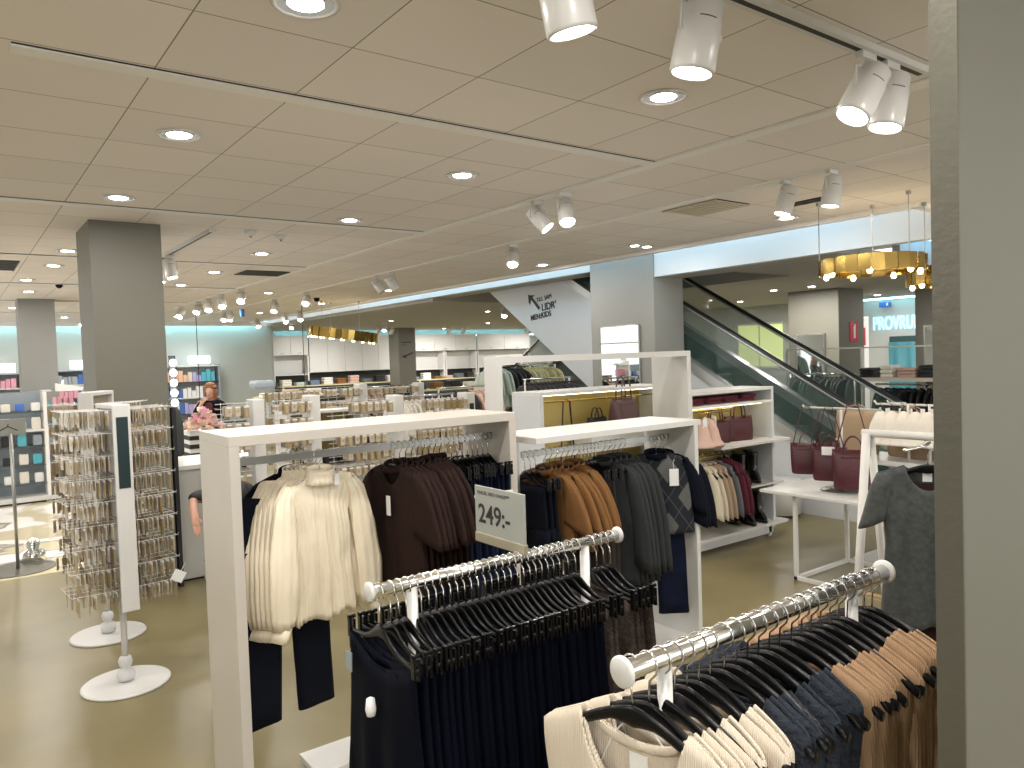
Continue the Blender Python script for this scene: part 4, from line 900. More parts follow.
# generic clothing rack further back
def back_rack(x0, x1, y, z, label, items, grp, alongy=False):
    t = thing('clothes_rack', label, 'clothes rail', (x0, y, 0)); L = x1 - x0
    P = (lambda a, b_, c_: (a, b_, c_)) if not alongy else (lambda a, b_, c_: (b_, a, c_))
    MB().tube([P(0, 0, z), P(L, 0, z)], .014, 8).build('bar', M['chrome'], t, True)
    for a in (.03, L - .03): MB().tube([P(a, 0, 0), P(a, 0, z)], .014, 8).build('post', M['whitem'], t, True); q = [P(a - .02, -.25, 0), P(a + .02, .25, .02)]; MB().box(min(q[0][0], q[1][0]), max(q[0][0], q[1][0]), min(q[0][1], q[1][1]), max(q[0][1], q[1][1]), 0, .02).build('foot', M['whitem'], t)
    n = int(L / .075)
    for i in range(n):
        a = .06 + (L - .12) * i / max(1, n - 1); proto, lab = items[min(len(items) - 1, i * len(items) // n)]
        p = P(a, 0, z + .014); dup(proto, (x0 + p[0], y + p[1], p[2]), (0 if alongy else PI / 2) + random.uniform(-.2, .2), lab, lab[:60] + ' group')
BK = {}
for nm, mm in (('blackm', 'black'), ('olivecl', 'pale yellow'), ('mint', 'pale green'), ('pink', 'pale pink'), ('greywool', 'grey'), ('offw', 'off white'), ('tan', 'tan')):
    o = jacket('x', M[nm], hem=-.72, sleeve=.35, flare=.03, name='top'); BK[nm] = o; o['proto'] = 1
back_rack(6.6, 7.5, 8.6, 1.62, 'clothes rack under the white escalator side, left half', [(BK['blackm'], 'black garment on the rack under the escalator side')], '')
back_rack(5.4, 6.4, 9.0, 1.55, 'clothes rack seen through the left of the tall white frame', [(BK['blackm'], 'black garment seen through the tall white frame'), (BK['pink'], 'pale pink garment seen through the tall white frame')], '')
back_rack(7.3, 8.9, 10.6, 1.80, 'taller rack with pale yellow clothes behind the tall white frame', [(BK['mint'], 'pale green garment on the taller rack'), (BK['blackm'], 'black garment on the taller rack'), (BK['olivecl'], 'pale yellow garment on the taller rack'), (BK['olivecl'], 'pale yellow garment on the taller rack')], '')
back_rack(4.4, 5.3, 8.4, 1.50, 'rack with cream garments right of the wire racks', [(BK['offw'], 'cream garment right of the wire racks')], '')
back_rack(5.6, 7.0, 12.3, 1.5, 'distant rack with orange and grey clothes', [(BK['tan'], 'tan garment on the distant rack'), (BK['greywool'], 'grey garment on the distant rack')], '')
back_rack(3.4, 7.8, 10.0, 1.50, 'far right rack of black garments beyond the escalator', [(BK['blackm'], 'black garment on the rack beyond the escalator')], '', False) if False else None
def yrack(x, y0, y1, z, label, lab, pr):
    t = thing('clothes_rack', label, 'clothes rail', (x, y0, 0)); L = y1 - y0
    MB().tube([(0, 0, z), (0, L, z)], .014, 8).build('bar', M['chrome'], t, True)
    for a in (.03, L - .03): MB().tube([(0, a, 0), (0, a, z)], .014, 8).build('post', M['whitem'], t, True)
    for i in range(int(L / .09)): dup(pr, (x, y0 + .06 + i * .09, z + .014), random.uniform(-.2, .2), lab, lab + ' group')
yrack(10.1, 3.9, 5.3, 1.42, 'rack of black garments beyond the foot of the escalator', 'black garment on the rack beyond the escalator foot', BK['blackm'])
yrack(11.6, 6.4, 7.6, 1.50, 'rack of dark garments seen through the escalator glass', 'dark garment seen through the escalator glass', BK['blackm'])
t = thing('high_rack', 'high white rack with a shelf beyond the escalator', 'display unit', (10.0, 4.0, 0))
MB().box(-.02, .02, 0, 2.6, 1.91, 1.93).build('top_rail', M['whitem'], t); MB().box(-.2, .25, 0, 1.45, 1.47, 1.52).build('shelf', M['lam'], t)
for a in (0.02, 1.43, 2.58): MB().box(-.015, .015, a - .015, a + .015, 0, 1.91).build('post', M['whitem'], t)
for i, (m_, w_) in enumerate(((M['blackm'], .2), (M['offw'], .16), (M['pink'], .24), (M['greywool'], .2), (M['tan'], .2))):
    pile('folded_clothing', ['black folded pile at the left of the high shelf', 'white box shaped pile on the high shelf', 'pale pink folded pile on the high shelf', 'grey folded pile on the high shelf', 'tan folded pile at the right of the high shelf'][i], 'clothes', 10.0, 5.3 - i * .26, 1.52, .3, w_, .13 + .03 * (i % 2), m_)

# ------------------------------------------------------------------ tall white frame and its neighbours
gondola('frame_unit', 'tallest white frame unit in the middle of the view', 3.30, 5.50, 4.62, 5.06, 1.955, th=.05, mt='white', base=True, ldepth=.17, bx=.06)
def gold_unit(x0, x1, yf, yb, top, label):
    t = thing('shelf_unit', label, 'display unit', (x0, yf, 0)); w = x1 - x0; d = yb - yf
    MB().box(0, w, 0, d, top - .03, top).build('top_board', M['white'], t, bevel=.002)
    for a in (0, w - .04): MB().box(a, a + .04, 0, d, .1, top - .03).build('side_panel', M['cool'], t, bevel=.002)
    MB().box(.04, w - .04, d - .04, d - .01, .1, top - .03).build('back_panel', M['goldback'], t)
    return t, w, d
t, w, d = gold_unit(4.25, 5.95, 5.30, 5.72, 1.62, 'white topped display unit with a brass coloured back, inside the tall frame')
MB().box(.04, w - .04, 0, d - .04, 1.02, 1.05).build('shelf', M['white'], t); MB().box(.04, w - .04, 0, d - .04, .5, .53).build('shelf', M['white'], t)
MB().tube([(.1, .12, 1.52), (w - .1, .12, 1.52)], .008, 8).build('brass_rail', M['gold'], t, True)
t, w, d = gold_unit(5.52, 6.83, 4.66, 5.06, 1.56, 'shelf unit with burgundy bags, hats, knitwear and boots')
MB().box(.04, w - .04, -.0, d - .04, 1.40, 1.425).build('shelf', M['white'], t, bevel=.002)
MB().box(.30, w + .10, -.12, d - .04, 1.005, 1.03).build('shelf', M['white'], t, bevel=.002)
MB().box(.68, w + .06, -.06, d - .04, .565, .585).build('shelf', M['white'], t, bevel=.002)
MB().box(0, w + .10, -.08, d, .15, .18).build('shelf', M['white'], t, bevel=.002); MB().box(0, w + .02, .05, .09, .03, .12).box(w - .05, w + .0, .05, .1, 0, .12).box(0, .05, .05, .1, 0, .12).build('plinth_frame', M['white'], t, bevel=.002)
for z, a, b_ in ((1.37, .08, .75), (.95, .08, .62)):
    MB().tube([(a, .10, z), (b_, .10, z)], .008, 8).tube([(a, -.02, z - .01), (a + .5, -.02, z - .01)], .007, 8).build('brass_rail', M['gold'], t, True)

def tote(label, m, w=.30, h=.25, d=.13, hh=.13, group=None, strap=0, taper=.88):
    t = thing('handbag', label, 'bag', (0, 0, 0), 0, group)
    rs = []
    for z, k_, dk in ((0, .90, 1), (.012, .96, 1.05), (h * .4, 1.0, 1.0), (h * .85, 1.03, .55), (h, 1.02, .35)):
        ring = []
        for q in range(28):
            a = 2 * PI * q / 28; cx = abs(math.cos(a)) ** .45 * (1 if math.cos(a) > 0 else -1); cy = abs(math.sin(a)) ** .6 * (1 if math.sin(a) > 0 else -1)
            ring.append((w / 2 * k_ * cx, d / 2 * dk * cy, z + .012 * (z > h * .9) * (cx * cx)))
        rs.append(ring)
    MB().rings(rs).build('bag_body', m, t, True)
    for s in (-1, 1):
        pts = [(-w * .22, s * d * .2, h * .55)] + [(-w * .22 * math.cos(PI * i / 10), s * d * .18, h + hh * math.sin(PI * i / 10)) for i in range(11)] + [(w * .22, s * d * .2, h * .55)]
        MB().tube(pts, (.0045, .008), 6).build('handle', m, t, True)
    MB().box(-w * .30, w * .30, -d * .30, -d * .27, h * .80, h * .84).build('strap_band', m, t)
    if strap: MB().tube([(-w * .45, 0, h * .9), (-.03, 0, h + strap), (.03, 0, h + strap), (w * .45, 0, h * .9)], (.004, .012), 6).build('long_strap', m, t, True)
    return t
def place(o, x, y, z, rz=0, s=1): o.location = (x, y, z); o.rotation_euler = (0, 0, rz); o.scale = (s, s, s); return o
place(tote('left burgundy leather tote with knotted front on the upper shelf', M['burgundy'], .32, .22, .13, .17), 6.10, 4.83, 1.03, -.35)
place(tote('right burgundy leather tote on the upper shelf', M['burgundy'], .34, .24, .13, .17), 6.42, 4.80, 1.03, -.2)
place(tote('mauve handbag lying on the brass backed unit behind the middle frame', M['mauve'], .34, .26, .16, .20), 5.36, 5.36, 1.05 + .15, .2, 1.15)
place(tote('small black handbag beside the mauve one', M['blackm'], .24, .13, .14, .1), 5.05, 5.42, 1.05 + .15, .1)
t = thing('box', 'low white riser under the handbags on the brass backed unit', 'box', (4.9, 5.34, 1.05)); MB().box(0, .85, 0, .3, 0, .15).build('riser', M['white'], t, bevel=.004)
t = thing('bag_strap', 'pair of long brown bag straps hanging in the brass backed unit', 'strap', (4.62, 5.38, 1.10)); MB().tube([(-.08, 0, -.2), (-.03, 0, .42), (.0, 0, .44)], (.003, .012), 6).build('strap', M['mauve'], t); MB().tube([(.10, 0, -.2), (.05, 0, .42), (.0, 0, .44)], (.003, .012), 6).build('strap', M['blackm'], t)
MB().box(-.02, .02, -.005, 0, .12, .18).build('price_tag', M['tag'], t)
for (x0_, x1_, y_, z_) in ((5.6, 6.75, 4.75, 1.395), (4.35, 5.85, 5.42, 1.585)):  # glowing strips added under the boards to make the gold backs look lit
    t = thing('added_light_strip', 'slim warm light strip under the board of a brass backed unit, x %.0f' % x0_ if 0 else ('light strip above the burgundy totes' if x0_ > 5 else 'light strip above the mauve handbag'), 'light', (x0_, y_, z_)); MB().box(0, x1_ - x0_, 0, .02, -.008, 0).build('strip', M['bulb'], t)
# pale pink hats
def hat(label, m, group):
    t = thing('knitted_hat', label, 'hat', (0, 0, 0), 0, group)
    MB().lathe([(.012, .0), (.04, -.02), (.075, -.10), (.10, -.2), (.13, -.235), (.135, -.25), (.10, -.245)], n=24).build('crown', m, t, True)
    MB().box(-.03, .03, -.055, -.05, -.08, .02).build('price_tag', M['tag'], t); MB().tube([(0, 0, 0), (0, 0, .05), (0, .02, .065)], .002, 5).build('loop', M['black'], t)
    return t
h0 = hat('x', M['pink'], 'pale pink hats on the brass rail')
for i, (x, y) in enumerate(((5.62, 4.62), (5.70, 4.70), (5.78, 4.64), (5.86, 4.72))):
    (place(h0, x, y, 1.30, i * .4) if i == 0 else dup(h0, (x, y, 1.30), i * .4)); 
for o in C.objects:
    if o.name.startswith('knitted_hat'): o['label'] = 'pale pink hat with a white tag on the brass rail of the bag shelf unit'
kn = {}
for i, (x, m_, lab) in enumerate(((5.66, 'creamk', 'cream'), (5.73, 'creamk', 'cream'), (5.80, 'beigek', 'beige'), (5.87, 'beigek', 'beige'), (5.96, 'slate', 'slate grey'), (6.05, 'burgk', 'burgundy'), (6.12, 'burgk', 'burgundy'))):
    if m_ not in kn: kn[m_] = jacket('x', M[m_], hem=-.56, sleeve=.42, slv_r=(.05, .035), flare=.0, open_front=False, name='jumper', wid=.17); o = kn[m_]
    else: o = dup(kn[m_], (0, 0, 0))
    o.location = (x, 4.72, .95); o.rotation_euler = (0, 0, PI / 2 + .15); o['label'] = '%s knitted jumper hanging on the lower brass rail' % lab; o['group'] = '%s jumpers on the lower brass rail' % lab
    dup(hb, (x, 4.72, .95), PI / 2 + .15, 'black hanger of a jumper on the lower brass rail', 'hangers on the lower brass rail')
# boots
def boot(label, group):
    t = thing('ankle_boot', label, 'boot', (0, 0, 0), 0, group)
    rs = []
    for z, cx, rx, ry in ((.31, .0, .070, .055), (.29, .0, .069, .054), (.20, .002, .060, .050), (.14, .004, .056, .047), (.11, .010, .064, .046), (.085, .032, .088, .048), (.06, .046, .106, .050), (.035, .052, .112, .050), (.018, .053, .110, .048)):
        rs.append([(cx + rx * math.cos(a), ry * math.sin(a) * (1 - .25 * max(0, math.cos(a)) ** 2), z) for a in (2 * PI * q / 24 for q in range(24))])
    MB().rings(rs, True, True).build('upper', M['patent'], t, True)
    MB().rings([[(.055 + .114 * math.cos(a), .050 * math.sin(a) * (1 - .25 * max(0, math.cos(a)) ** 2), z) for a in (2 * PI * q / 24 for q in range(24))] for z in (.008, .022)]).build('sole', M['blackm'], t)
    MB().box(-.055, .0, -.03, .03, -.0, .03).build('heel', M['blackm'], t, bevel=.004)
    return t
b0 = boot('x', ''); first = True
for i, (x, y, z) in enumerate([(6.34, 4.90, .585), (6.44, 4.80, .585), (6.52, 4.90, .585), (6.62, 4.78, .585), (6.70, 4.90, .585)] + [(6.36, 4.88, .18), (6.45, 4.74, .18), (6.54, 4.88, .18), (6.63, 4.74, .18), (6.71, 4.90, .18)]):
    lab = 'black patent ankle boot on the %s shelf' % ('middle' if z > .3 else 'bottom')
    if i == 0: place(b0, x, y, z, -2.0); o = b0
    else: o = dup(b0, (x, y, z), -2.0 + random.uniform(-.15, .15))
    o['label'] = lab; o['group'] = lab.replace('boot', 'boots')
for i in range(4): pile('folded_scarf', 'folded dark wine scarf on the top shelf of the bag unit', 'scarf', 5.75 + i * .27, 4.86, 1.425, .24, .2, .07, M['burgk'], 'folded scarves on the top shelf', n=2)

# white table with the bag stand
t = thing('display_table', 'white table with a thin square tube frame carrying burgundy bags', 'table', (5.53, 2.55, 0))
MB().box(0, 1.0, 0, 1.38, .725, .75).build('table_top', M['white'], t, bevel=.003)
fr = MB()
for x in (.10, .90): fr.box(x, x + .03, 1.10, 1.13, 0, .725).box(x, x + .03, .12, .15, 0, .725).box(x, x + .03, .12, 1.13, 0, .03)
fr.box(.10, .93, 1.10, 1.13, 0, .03).box(.10, .93, 1.10, 1.13, .695, .725); fr.build('frame', M['whitem'], t)
t = thing('bag_stand', 'white T shaped stand on the table holding the bags', 'stand', (5.95, 3.42, .75)); MB().lathe([(.001, 0), (.17, 0), (.17, .008), (.02, .012)], n=30).build('base', M['galv'], t); MB().tube([(0, 0, .01), (0, 0, .68)], .011, 10).build('pole', M['whitem'], t, True)
MB().tube([(0, -.33, .70), (0, -.34, .68), (0, .34, .68), (0, .35, .70)], .010, 8).build('crossbar', M['whitem'], t, True); MB().tube([(0, 0, .42), (0, .05, .42)], .008, 8).build('peg', M['whitem'], t)
for i, (x, y, z, r_, lab, sc) in enumerate(((5.93, 3.73, .86, -1.0, 'leftmost burgundy tote hanging from the T stand', .95), (6.02, 3.62, .86, -.85, 'burgundy tote behind, at the left of the T stand', .95), (5.90, 3.50, .83, -1.15, 'middle burgundy tote with a white tag on the T stand', 1.0), (5.86, 3.27, .79, -1.0, 'rightmost and largest burgundy tote on the T stand', 1.15))):
    o = tote(lab, M['burgundy'], .27, .27, .14, .10, None, .34 if i != 1 else .30); place(o, x, y, z, r_, sc)
    if i == 2: MB().box(-.05, .05, -.09, -.085, .22, .29).build('price_tag', M['tag'], o)
# tan bags and white hats behind
t = thing('hook_stand', 'white stand with little hooks holding the off white hats', 'stand', (6.7, 3.05, 0)); MB().tube([(0, 0, 0), (0, 0, 1.42)], .012, 8).tube([(.0, .18, .0), (0, .18, 1.42)], .012, 8).build('pole', M['whitem'], t, True); MB().tube([(0, -.36, 1.44), (0, -.34, 1.42), (0, .46, 1.42), (0, .48, 1.45)], .010, 8).tube([(-.12, .3, 1.46), (-.1, .3, 1.44), (.2, .3, 1.42)], .008, 8).build('crossbar', M['whitem'], t, True)
MB().box(-.2, .35, -.45, .95, .90, .94).build('shelf', M['white'], t); MB().box(-.2, .3, -.3, .6, 0, .03).build('base', M['white'], t)
ho = hat('x', M['offw'], 'off white hats on the hook stand')
for i in range(6):
    o = place(ho, 6.60, 3.42 - i * .10, 1.37, i * .3, 1.15) if i == 0 else dup(ho, (6.60, 3.42 - i * .10, 1.37), i * .3)
    o['label'] = 'off white hat hanging on the hook stand'
for i, (y, l) in enumerate(((3.78, 'tan canvas tote left of the off white hats'), (3.28, 'tan canvas tote behind the off white hats'), (2.88, 'tan canvas tote right of the off white hats, half behind the partition'))):
    place(tote(l, M['tan'], .40, .36, .14, .05, None), 6.85, y, .94, 1.35, 1.1)
# white round plinth
t = thing('round_plinth', 'round white plinth with a dark foot beside the shelf unit', 'plinth', (7.72, 5.22, 0)); MB().lathe([(.22, 0), (.22, .04)], n=36).build('foot', M['blackm'], t); MB().lathe([(.25, .04), (.25, .42), (.24, .43), (.001, .43)], n=40).build('drum', M['white'], t, True)

# A-frame with grey jumper
t = thing('trestle_stand', 'whitewashed wooden A frame stand beside the partition', 'stand', (3.77, 2.02, 0))
for yy in (0, -1.1):
    MB().tube([(-.02, yy, 1.50), (-.22, yy, 0)], .021, 12).build('leg', M['whitewash'], t, True); MB().tube([(.02, yy, 1.50), (.24, yy, 0)], .019, 12).build('leg', M['whitewash'], t, True)
MB().tube([(0, .03, 1.50), (0, -1.15, 1.50)], .020, 12).build('top_bar', M['whitewash'], t, True); MB().tube([(-.12, .0, .70), (-.12, -1.1, .70)], .012, 8).build('lower_bar', M['wood'], t, True)
MB().tube([(.14, .0, .55), (.14, -1.1, .55)], .03, 8).build('rung', M['wood'], t, True)
MB().tube([(0, -.30, 1.47), (-.05, -.30, 1.46), (-.25, -.30, 1.46)], .008, 8).build('arm', M['chrome'], t, True)
gj = thing('jumper', 'grey melange short sleeved jumper hanging from the A frame stand', 'jumper', (3.62, 1.66, 1.47), 0)
wf = interp([(-.1, .215), (-.3, .19), (-.45, .178), (-.84, .21)])
mk('body', sheet(wf, neck_top(.095, .215, .11, .03, .36, top=-.088), -.84, interp([(-.1, .02), (-.3, .05), (-.6, .045), (-.84, .05)]), (.016, 9), n=40, rows=24, hemvar=.01), M['greyknit'], gj, .005)
for s in (-1, 1):
    rs = [[(s * .19 + .02 * math.cos(a), .02 * math.sin(a), -.125) for a in (2 * PI * q / 18 for q in range(18))]]
    for i in range(7):
        u = i / 6; cx = s * (.190 + .045 * u); cz = -.17 - .20 * u
        rs.append([(cx + (.058 + .012 * u) * math.cos(a) * .9, (.036 + .012 * u) * math.sin(a), cz + s * -.028 * math.cos(a)) for a in (2 * PI * q / 18 for q in range(18))])
    mk('sleeve', MB().rings(rs, True, False), M['greyknit'], gj)
MB().box(-.02, .02, .02, .023, -.165, -.12).build('neck_label', M['tag'], gj); gj.rotation_euler = (0, 0, -1.05)
hj = dup(hb, (3.62, 1.66, 1.47), -1.05, 'black hanger of the grey jumper on the A frame stand')
tq = trousers('dark brown trousers below the grey jumper', M['brown'], hem=-1.4, w=.16); tq.location = (3.68, 1.60, 1.47); tq.rotation_euler = (0, 0, -1.05)

# ------------------------------------------------------------------ left side
t = thing('sign_stand', 'grey steel sign stand with a hanger icon at the far left', 'stand', (.47, 8.95, 0)); MB().lathe([(.001, 0), (.33, 0), (.33, .010), (.03, .016)], n=40).build('base_disc', M['galv'], t); MB().tube([(0, 0, .01), (0, 0, 1.36)], .016, 12).build('pole', M['steel'], t, True)
MB().box(-.18, .13, -.006, .006, 1.34, 1.50).build('sign_panel', M['sign'], t, bevel=.002)
MB().tube([(-.10, -.010, 1.385), (-.02, -.010, 1.43), (.06, -.010, 1.385)], .005, 5).tube([(-.02, -.010, 1.43), (-.02, -.010, 1.445), (-.01, -.010, 1.452)], .004, 5).build('hanger_icon', M['ink'], t)
t = thing('silver_stand', 'low shiny silver display foot behind the sign stand', 'stand', (.62, 9.25, 0)); MB().lathe([(.001, 0), (.12, 0), (.11, .10), (.05, .13), (.08, .18), (.04, .24), (.001, .25)], n=24).build('foot', M['chrome'], t, True)
t = thing('shelf_unit', 'grey shelf unit with packets at the left, in front of the small column', 'shelf', (-.25, 13.35, 0)); 
MB().box(0, 1.45, .38, .42, .1, 1.66).build('back_panel', M['poster'], t); MB().box(0, 1.56, -.02, .42, .03, .10).build('base', M['white'], t, bevel=.003); MB().box(0, 1.5, .0, .42, 0, .03).build('plinth', M['blackm'], t)
MB().box(1.38, 1.43, 0, .42, .1, 1.66).build('side_panel', M['trim'], t); MB().box(1.38, 1.5, .0, .42, 1.66, 1.68).build('top', M['whitem'], t)
for z in (.30, .58, .86, 1.10, 1.38): MB().box(0, 1.38, 0, .38, z - .03, z).build('shelf', M['glass'] if z != 1.1 else M['whitem'], t)
for j, z in enumerate((.30, .58, .86, 1.10, 1.38)):
    for i in range(8):
        pile('packet', 'small packet on the grey shelf unit at the left', 'packet', -.1 + i * .19, 13.5, z, .12, .08, random.uniform(.12, .2), random.choice([M['tag'], PAL[3], PAL[7], M['offw'], M['blackm'], PAL[0]]), 'packets on the grey shelf unit at the left', n=1)
# packets hung on the column side
for j, (z, m_, w) in enumerate(((1.42, PAL[4], .3), (1.12, M['mint'], .22), (.78, M['offw'], .3), (.55, M['creamk'], .2))):
    t = thing('shelf', ['wire shelf with pink pouches on the side of the grey unit', 'wire shelf with pale green pouches below the pink ones', 'wire shelf with cream pouches below the green ones', 'lowest wire shelf with two small cream pouches'][j], 'shelf', (1.22, 13.3, z)); MB().box(0, .34, 0, .3, -.012, 0).build('board', M['steel'], t)
    for i in range(4 if j < 3 else 2): pile('pouch', ['pink', 'pale green', 'cream', 'small cream'][j] + ' pouch on the side shelves', 'pouch', 1.27 + i * .075, 13.42, z, .055, .10, .16, m_, ['pink', 'green', 'cream', 'small cream'][j] + ' pouches on the side shelves', n=1)
t = thing('white_holder', 'little white card holder on top of the side shelves', 'holder', (1.30, 13.2, 1.66)); MB().prism([(0, 0), (.34, 0), (.36, .05), (.1, .10), (.10, .17), (.08, .10), (.0, .12)], 0, .2).build('holder', M['tag'], t)
t = thing('column_poster', 'small grey poster low on the column behind the side shelves', 'board', (1.15, 13.9, .35)); MB().box(0, .38, 0, .02, 0, .02).box(0, .02, 0, .02, 0, .5).build('frame', M['galv'], t)
# face poster on a grey stand
t = thing('poster_stand', 'beauty poster with a close up of a face and purple eyeshadow', 'poster', (1.78, 14.2, 0))
MB().box(0, .52, .0, .30, 0, 1.68).build('plinth', M['poster'], t); MB().box(.02, .5, -.01, 0, .85, 1.64).build('poster_sheet', M['pskin'], t)
MB().prism([(.02 + .0, 1.64), (.5, 1.64), (.5, 1.56), (.3, 1.57), (.12, 1.53), (.02, 1.46)], -.013, -.0105).build('hair', M['hairb'], t)
MB().prism([(.30 + .15 * math.cos(a), 1.36 + .085 * math.sin(a)) for a in (2 * PI * q / 20 for q in range(20))], -.014, -.0105).build('eyeshadow', M['purple'], t)
MB().prism([(.30 + .09 * math.cos(a), 1.33 + .03 * math.sin(a)) for a in (2 * PI * q / 16 for q in range(16))], -.016, -.014).build('eyelid', M['ink'], t)
MB().tube([(.16, -.013, 1.44), (.26, -.013, 1.49), (.42, -.013, 1.46)], .010, 5).build('eyebrow', M['hairb'], t)
MB().prism([(.06, 1.04), (.12, 1.075), (.17, 1.065), (.22, 1.08), (.29, 1.05), (.22, 1.0), (.13, .99)], -.014, -.0105).build('lips', M['lips'], t)
MB().prism([(.05, 1.15), (.10, 1.20), (.13, 1.16), (.10, 1.13)], -.014, -.0105).build('nostril', M['hairb'], t)
MB().box(0, .52, -.03, 0, .0, .05).build('foot', M['blackm'], t)
# counter beside the large column
t = thing('counter', 'pale grey counter between the large column and the tall frame unit', 'counter', (1.62, 7.30, 0)); MB().box(0, .8, 0, .8, .02, 1.02).build('body', M['counter'], t, bevel=.004); MB().box(-.02, .84, -.02, .82, 1.02, 1.06).build('worktop', M['white'], t, bevel=.004); MB().box(.02, .78, .02, .78, 0, .02).build('kick', M['blackm'], t)
t = thing('vanity_mirror', 'tall black edged make up mirror with a column of lit bulbs beside the large column', 'mirror', (1.57, 7.18, 0)); MB().box(0, .035, -.02, .06, 0, 1.60).build('frame', M['blackm'], t); MB().box(.002, .03, .065, .62, .9, 1.58).build('glass', M['mirror'], t)
t2_ = thing('vanity_light', 'vertical strip with five lit round bulbs next to the large column', 'lamp', (1.72, 7.72, 1.55)); MB().box(-.03, .03, 0, .02, 0, .52).build('strip', M['ledge'], t2_)
for i in range(5): MB().lathe([(.001, -.034), (.024, -.024), (.034, 0), (.024, .024), (.001, .034)], (0, -.03, .07 + i * .095), 14).build('bulb', M['vanity'], t2_, True)
# black chair shape, bundles, striped boxes
t = thing('make_up_chair', 'dark grey padded chair back beside the lit bulbs', 'chair', (1.90, 8.75, 0))
MB().rings([[(.13 * k_ * math.cos(a), .05 * math.sin(a), z) for a in (2 * PI * q / 18 for q in range(18))] for z, k_ in ((.95, .8), (1.05, 1.0), (1.3, 1.02), (1.48, .85), (1.54, .5))]).build('backrest', M['ledge'], t, True); MB().box(-.15, .15, -.30, .05, .72, .82).build('seat', M['ledge'], t, bevel=.03); MB().tube([(0, -.15, .02), (0, -.15, .72)], .03, 12).build('pedestal', M['chrome'], t, True); MB().lathe([(.001, 0), (.22, 0), (.22, .02), (.03, .03)], (0, -.15, 0), 24).build('foot', M['chrome'], t)
t = thing('striped_box', 'black and white striped box behind the counter', 'box', (2.22, 9.3, 0))
for i in range(12): MB().box(0, .42, 0, .4, i * .1, i * .1 + .05).build('black_stripe' if 0 else 'stripe', M['blackm'], t)
MB().box(.005, .415, .005, .395, 0, 1.2).build('body', M['tag'], t)
t = thing('accessory_heap', 'heap of pink and orange packets on the striped box', 'goods', (2.4, 9.4, 1.2)); 
b = MB()
for i in range(150):
    r = random.uniform(0, .26) ; a = random.uniform(0, 6.28); z = .28 * (1 - r / .27) * random.uniform(.3, 1); x, y = r * math.cos(a), r * .8 * math.sin(a); w = .03
    w = random.uniform(.012, .028); b.box(x - w, x + w * 1.5, y - w * .8, y + w, z, z + random.uniform(.02, .05), random.choice([M['pink'], PAL[5], M['offw'], PAL[4]]))
t.location = (2.4, 9.4, 1.2); o = b.build('packets', None, t); t['kind'] = 'stuff'
pile('bag_bundle', 'dark grey soft bundle right of the pink heap', 'bag', 2.78, 9.6, 1.05, .4, .3, .25, M['ledge'], n=1)
pile('plastic_bundle', 'pale blue plastic wrapped bundle on the left jewellery rack', 'bundle', 3.10, 9.3, 1.66, .26, .25, .11, PAL[7], n=1)
for i, (x, y, z0) in enumerate(((3.95, 15.6, 1.3), (6.1, 15.6, 1.35))):
    t = thing('hanging_cable', ['thin dark cable hanging beside the woman', 'thin dark cable hanging left of the white cabinets'][i], 'cable', (x, y, z0)); MB().tube([(0, 0, 0), (0, 0, H - z0)], .008, 6).build('wire', M['blackm'], t); MB().lathe([(.02, 0), (.02, .03)], (0, 0, H - z0 - .03), 10).build('ceiling_cup', M['whitem'], t)
tag(MB().box(4.95, 5.02, 16, 16.1, 2.98, 3.13).build('ceiling_sign', PAL[3]), 'tiny blue sign hanging from the ceiling by the far spotlights', 'sign')

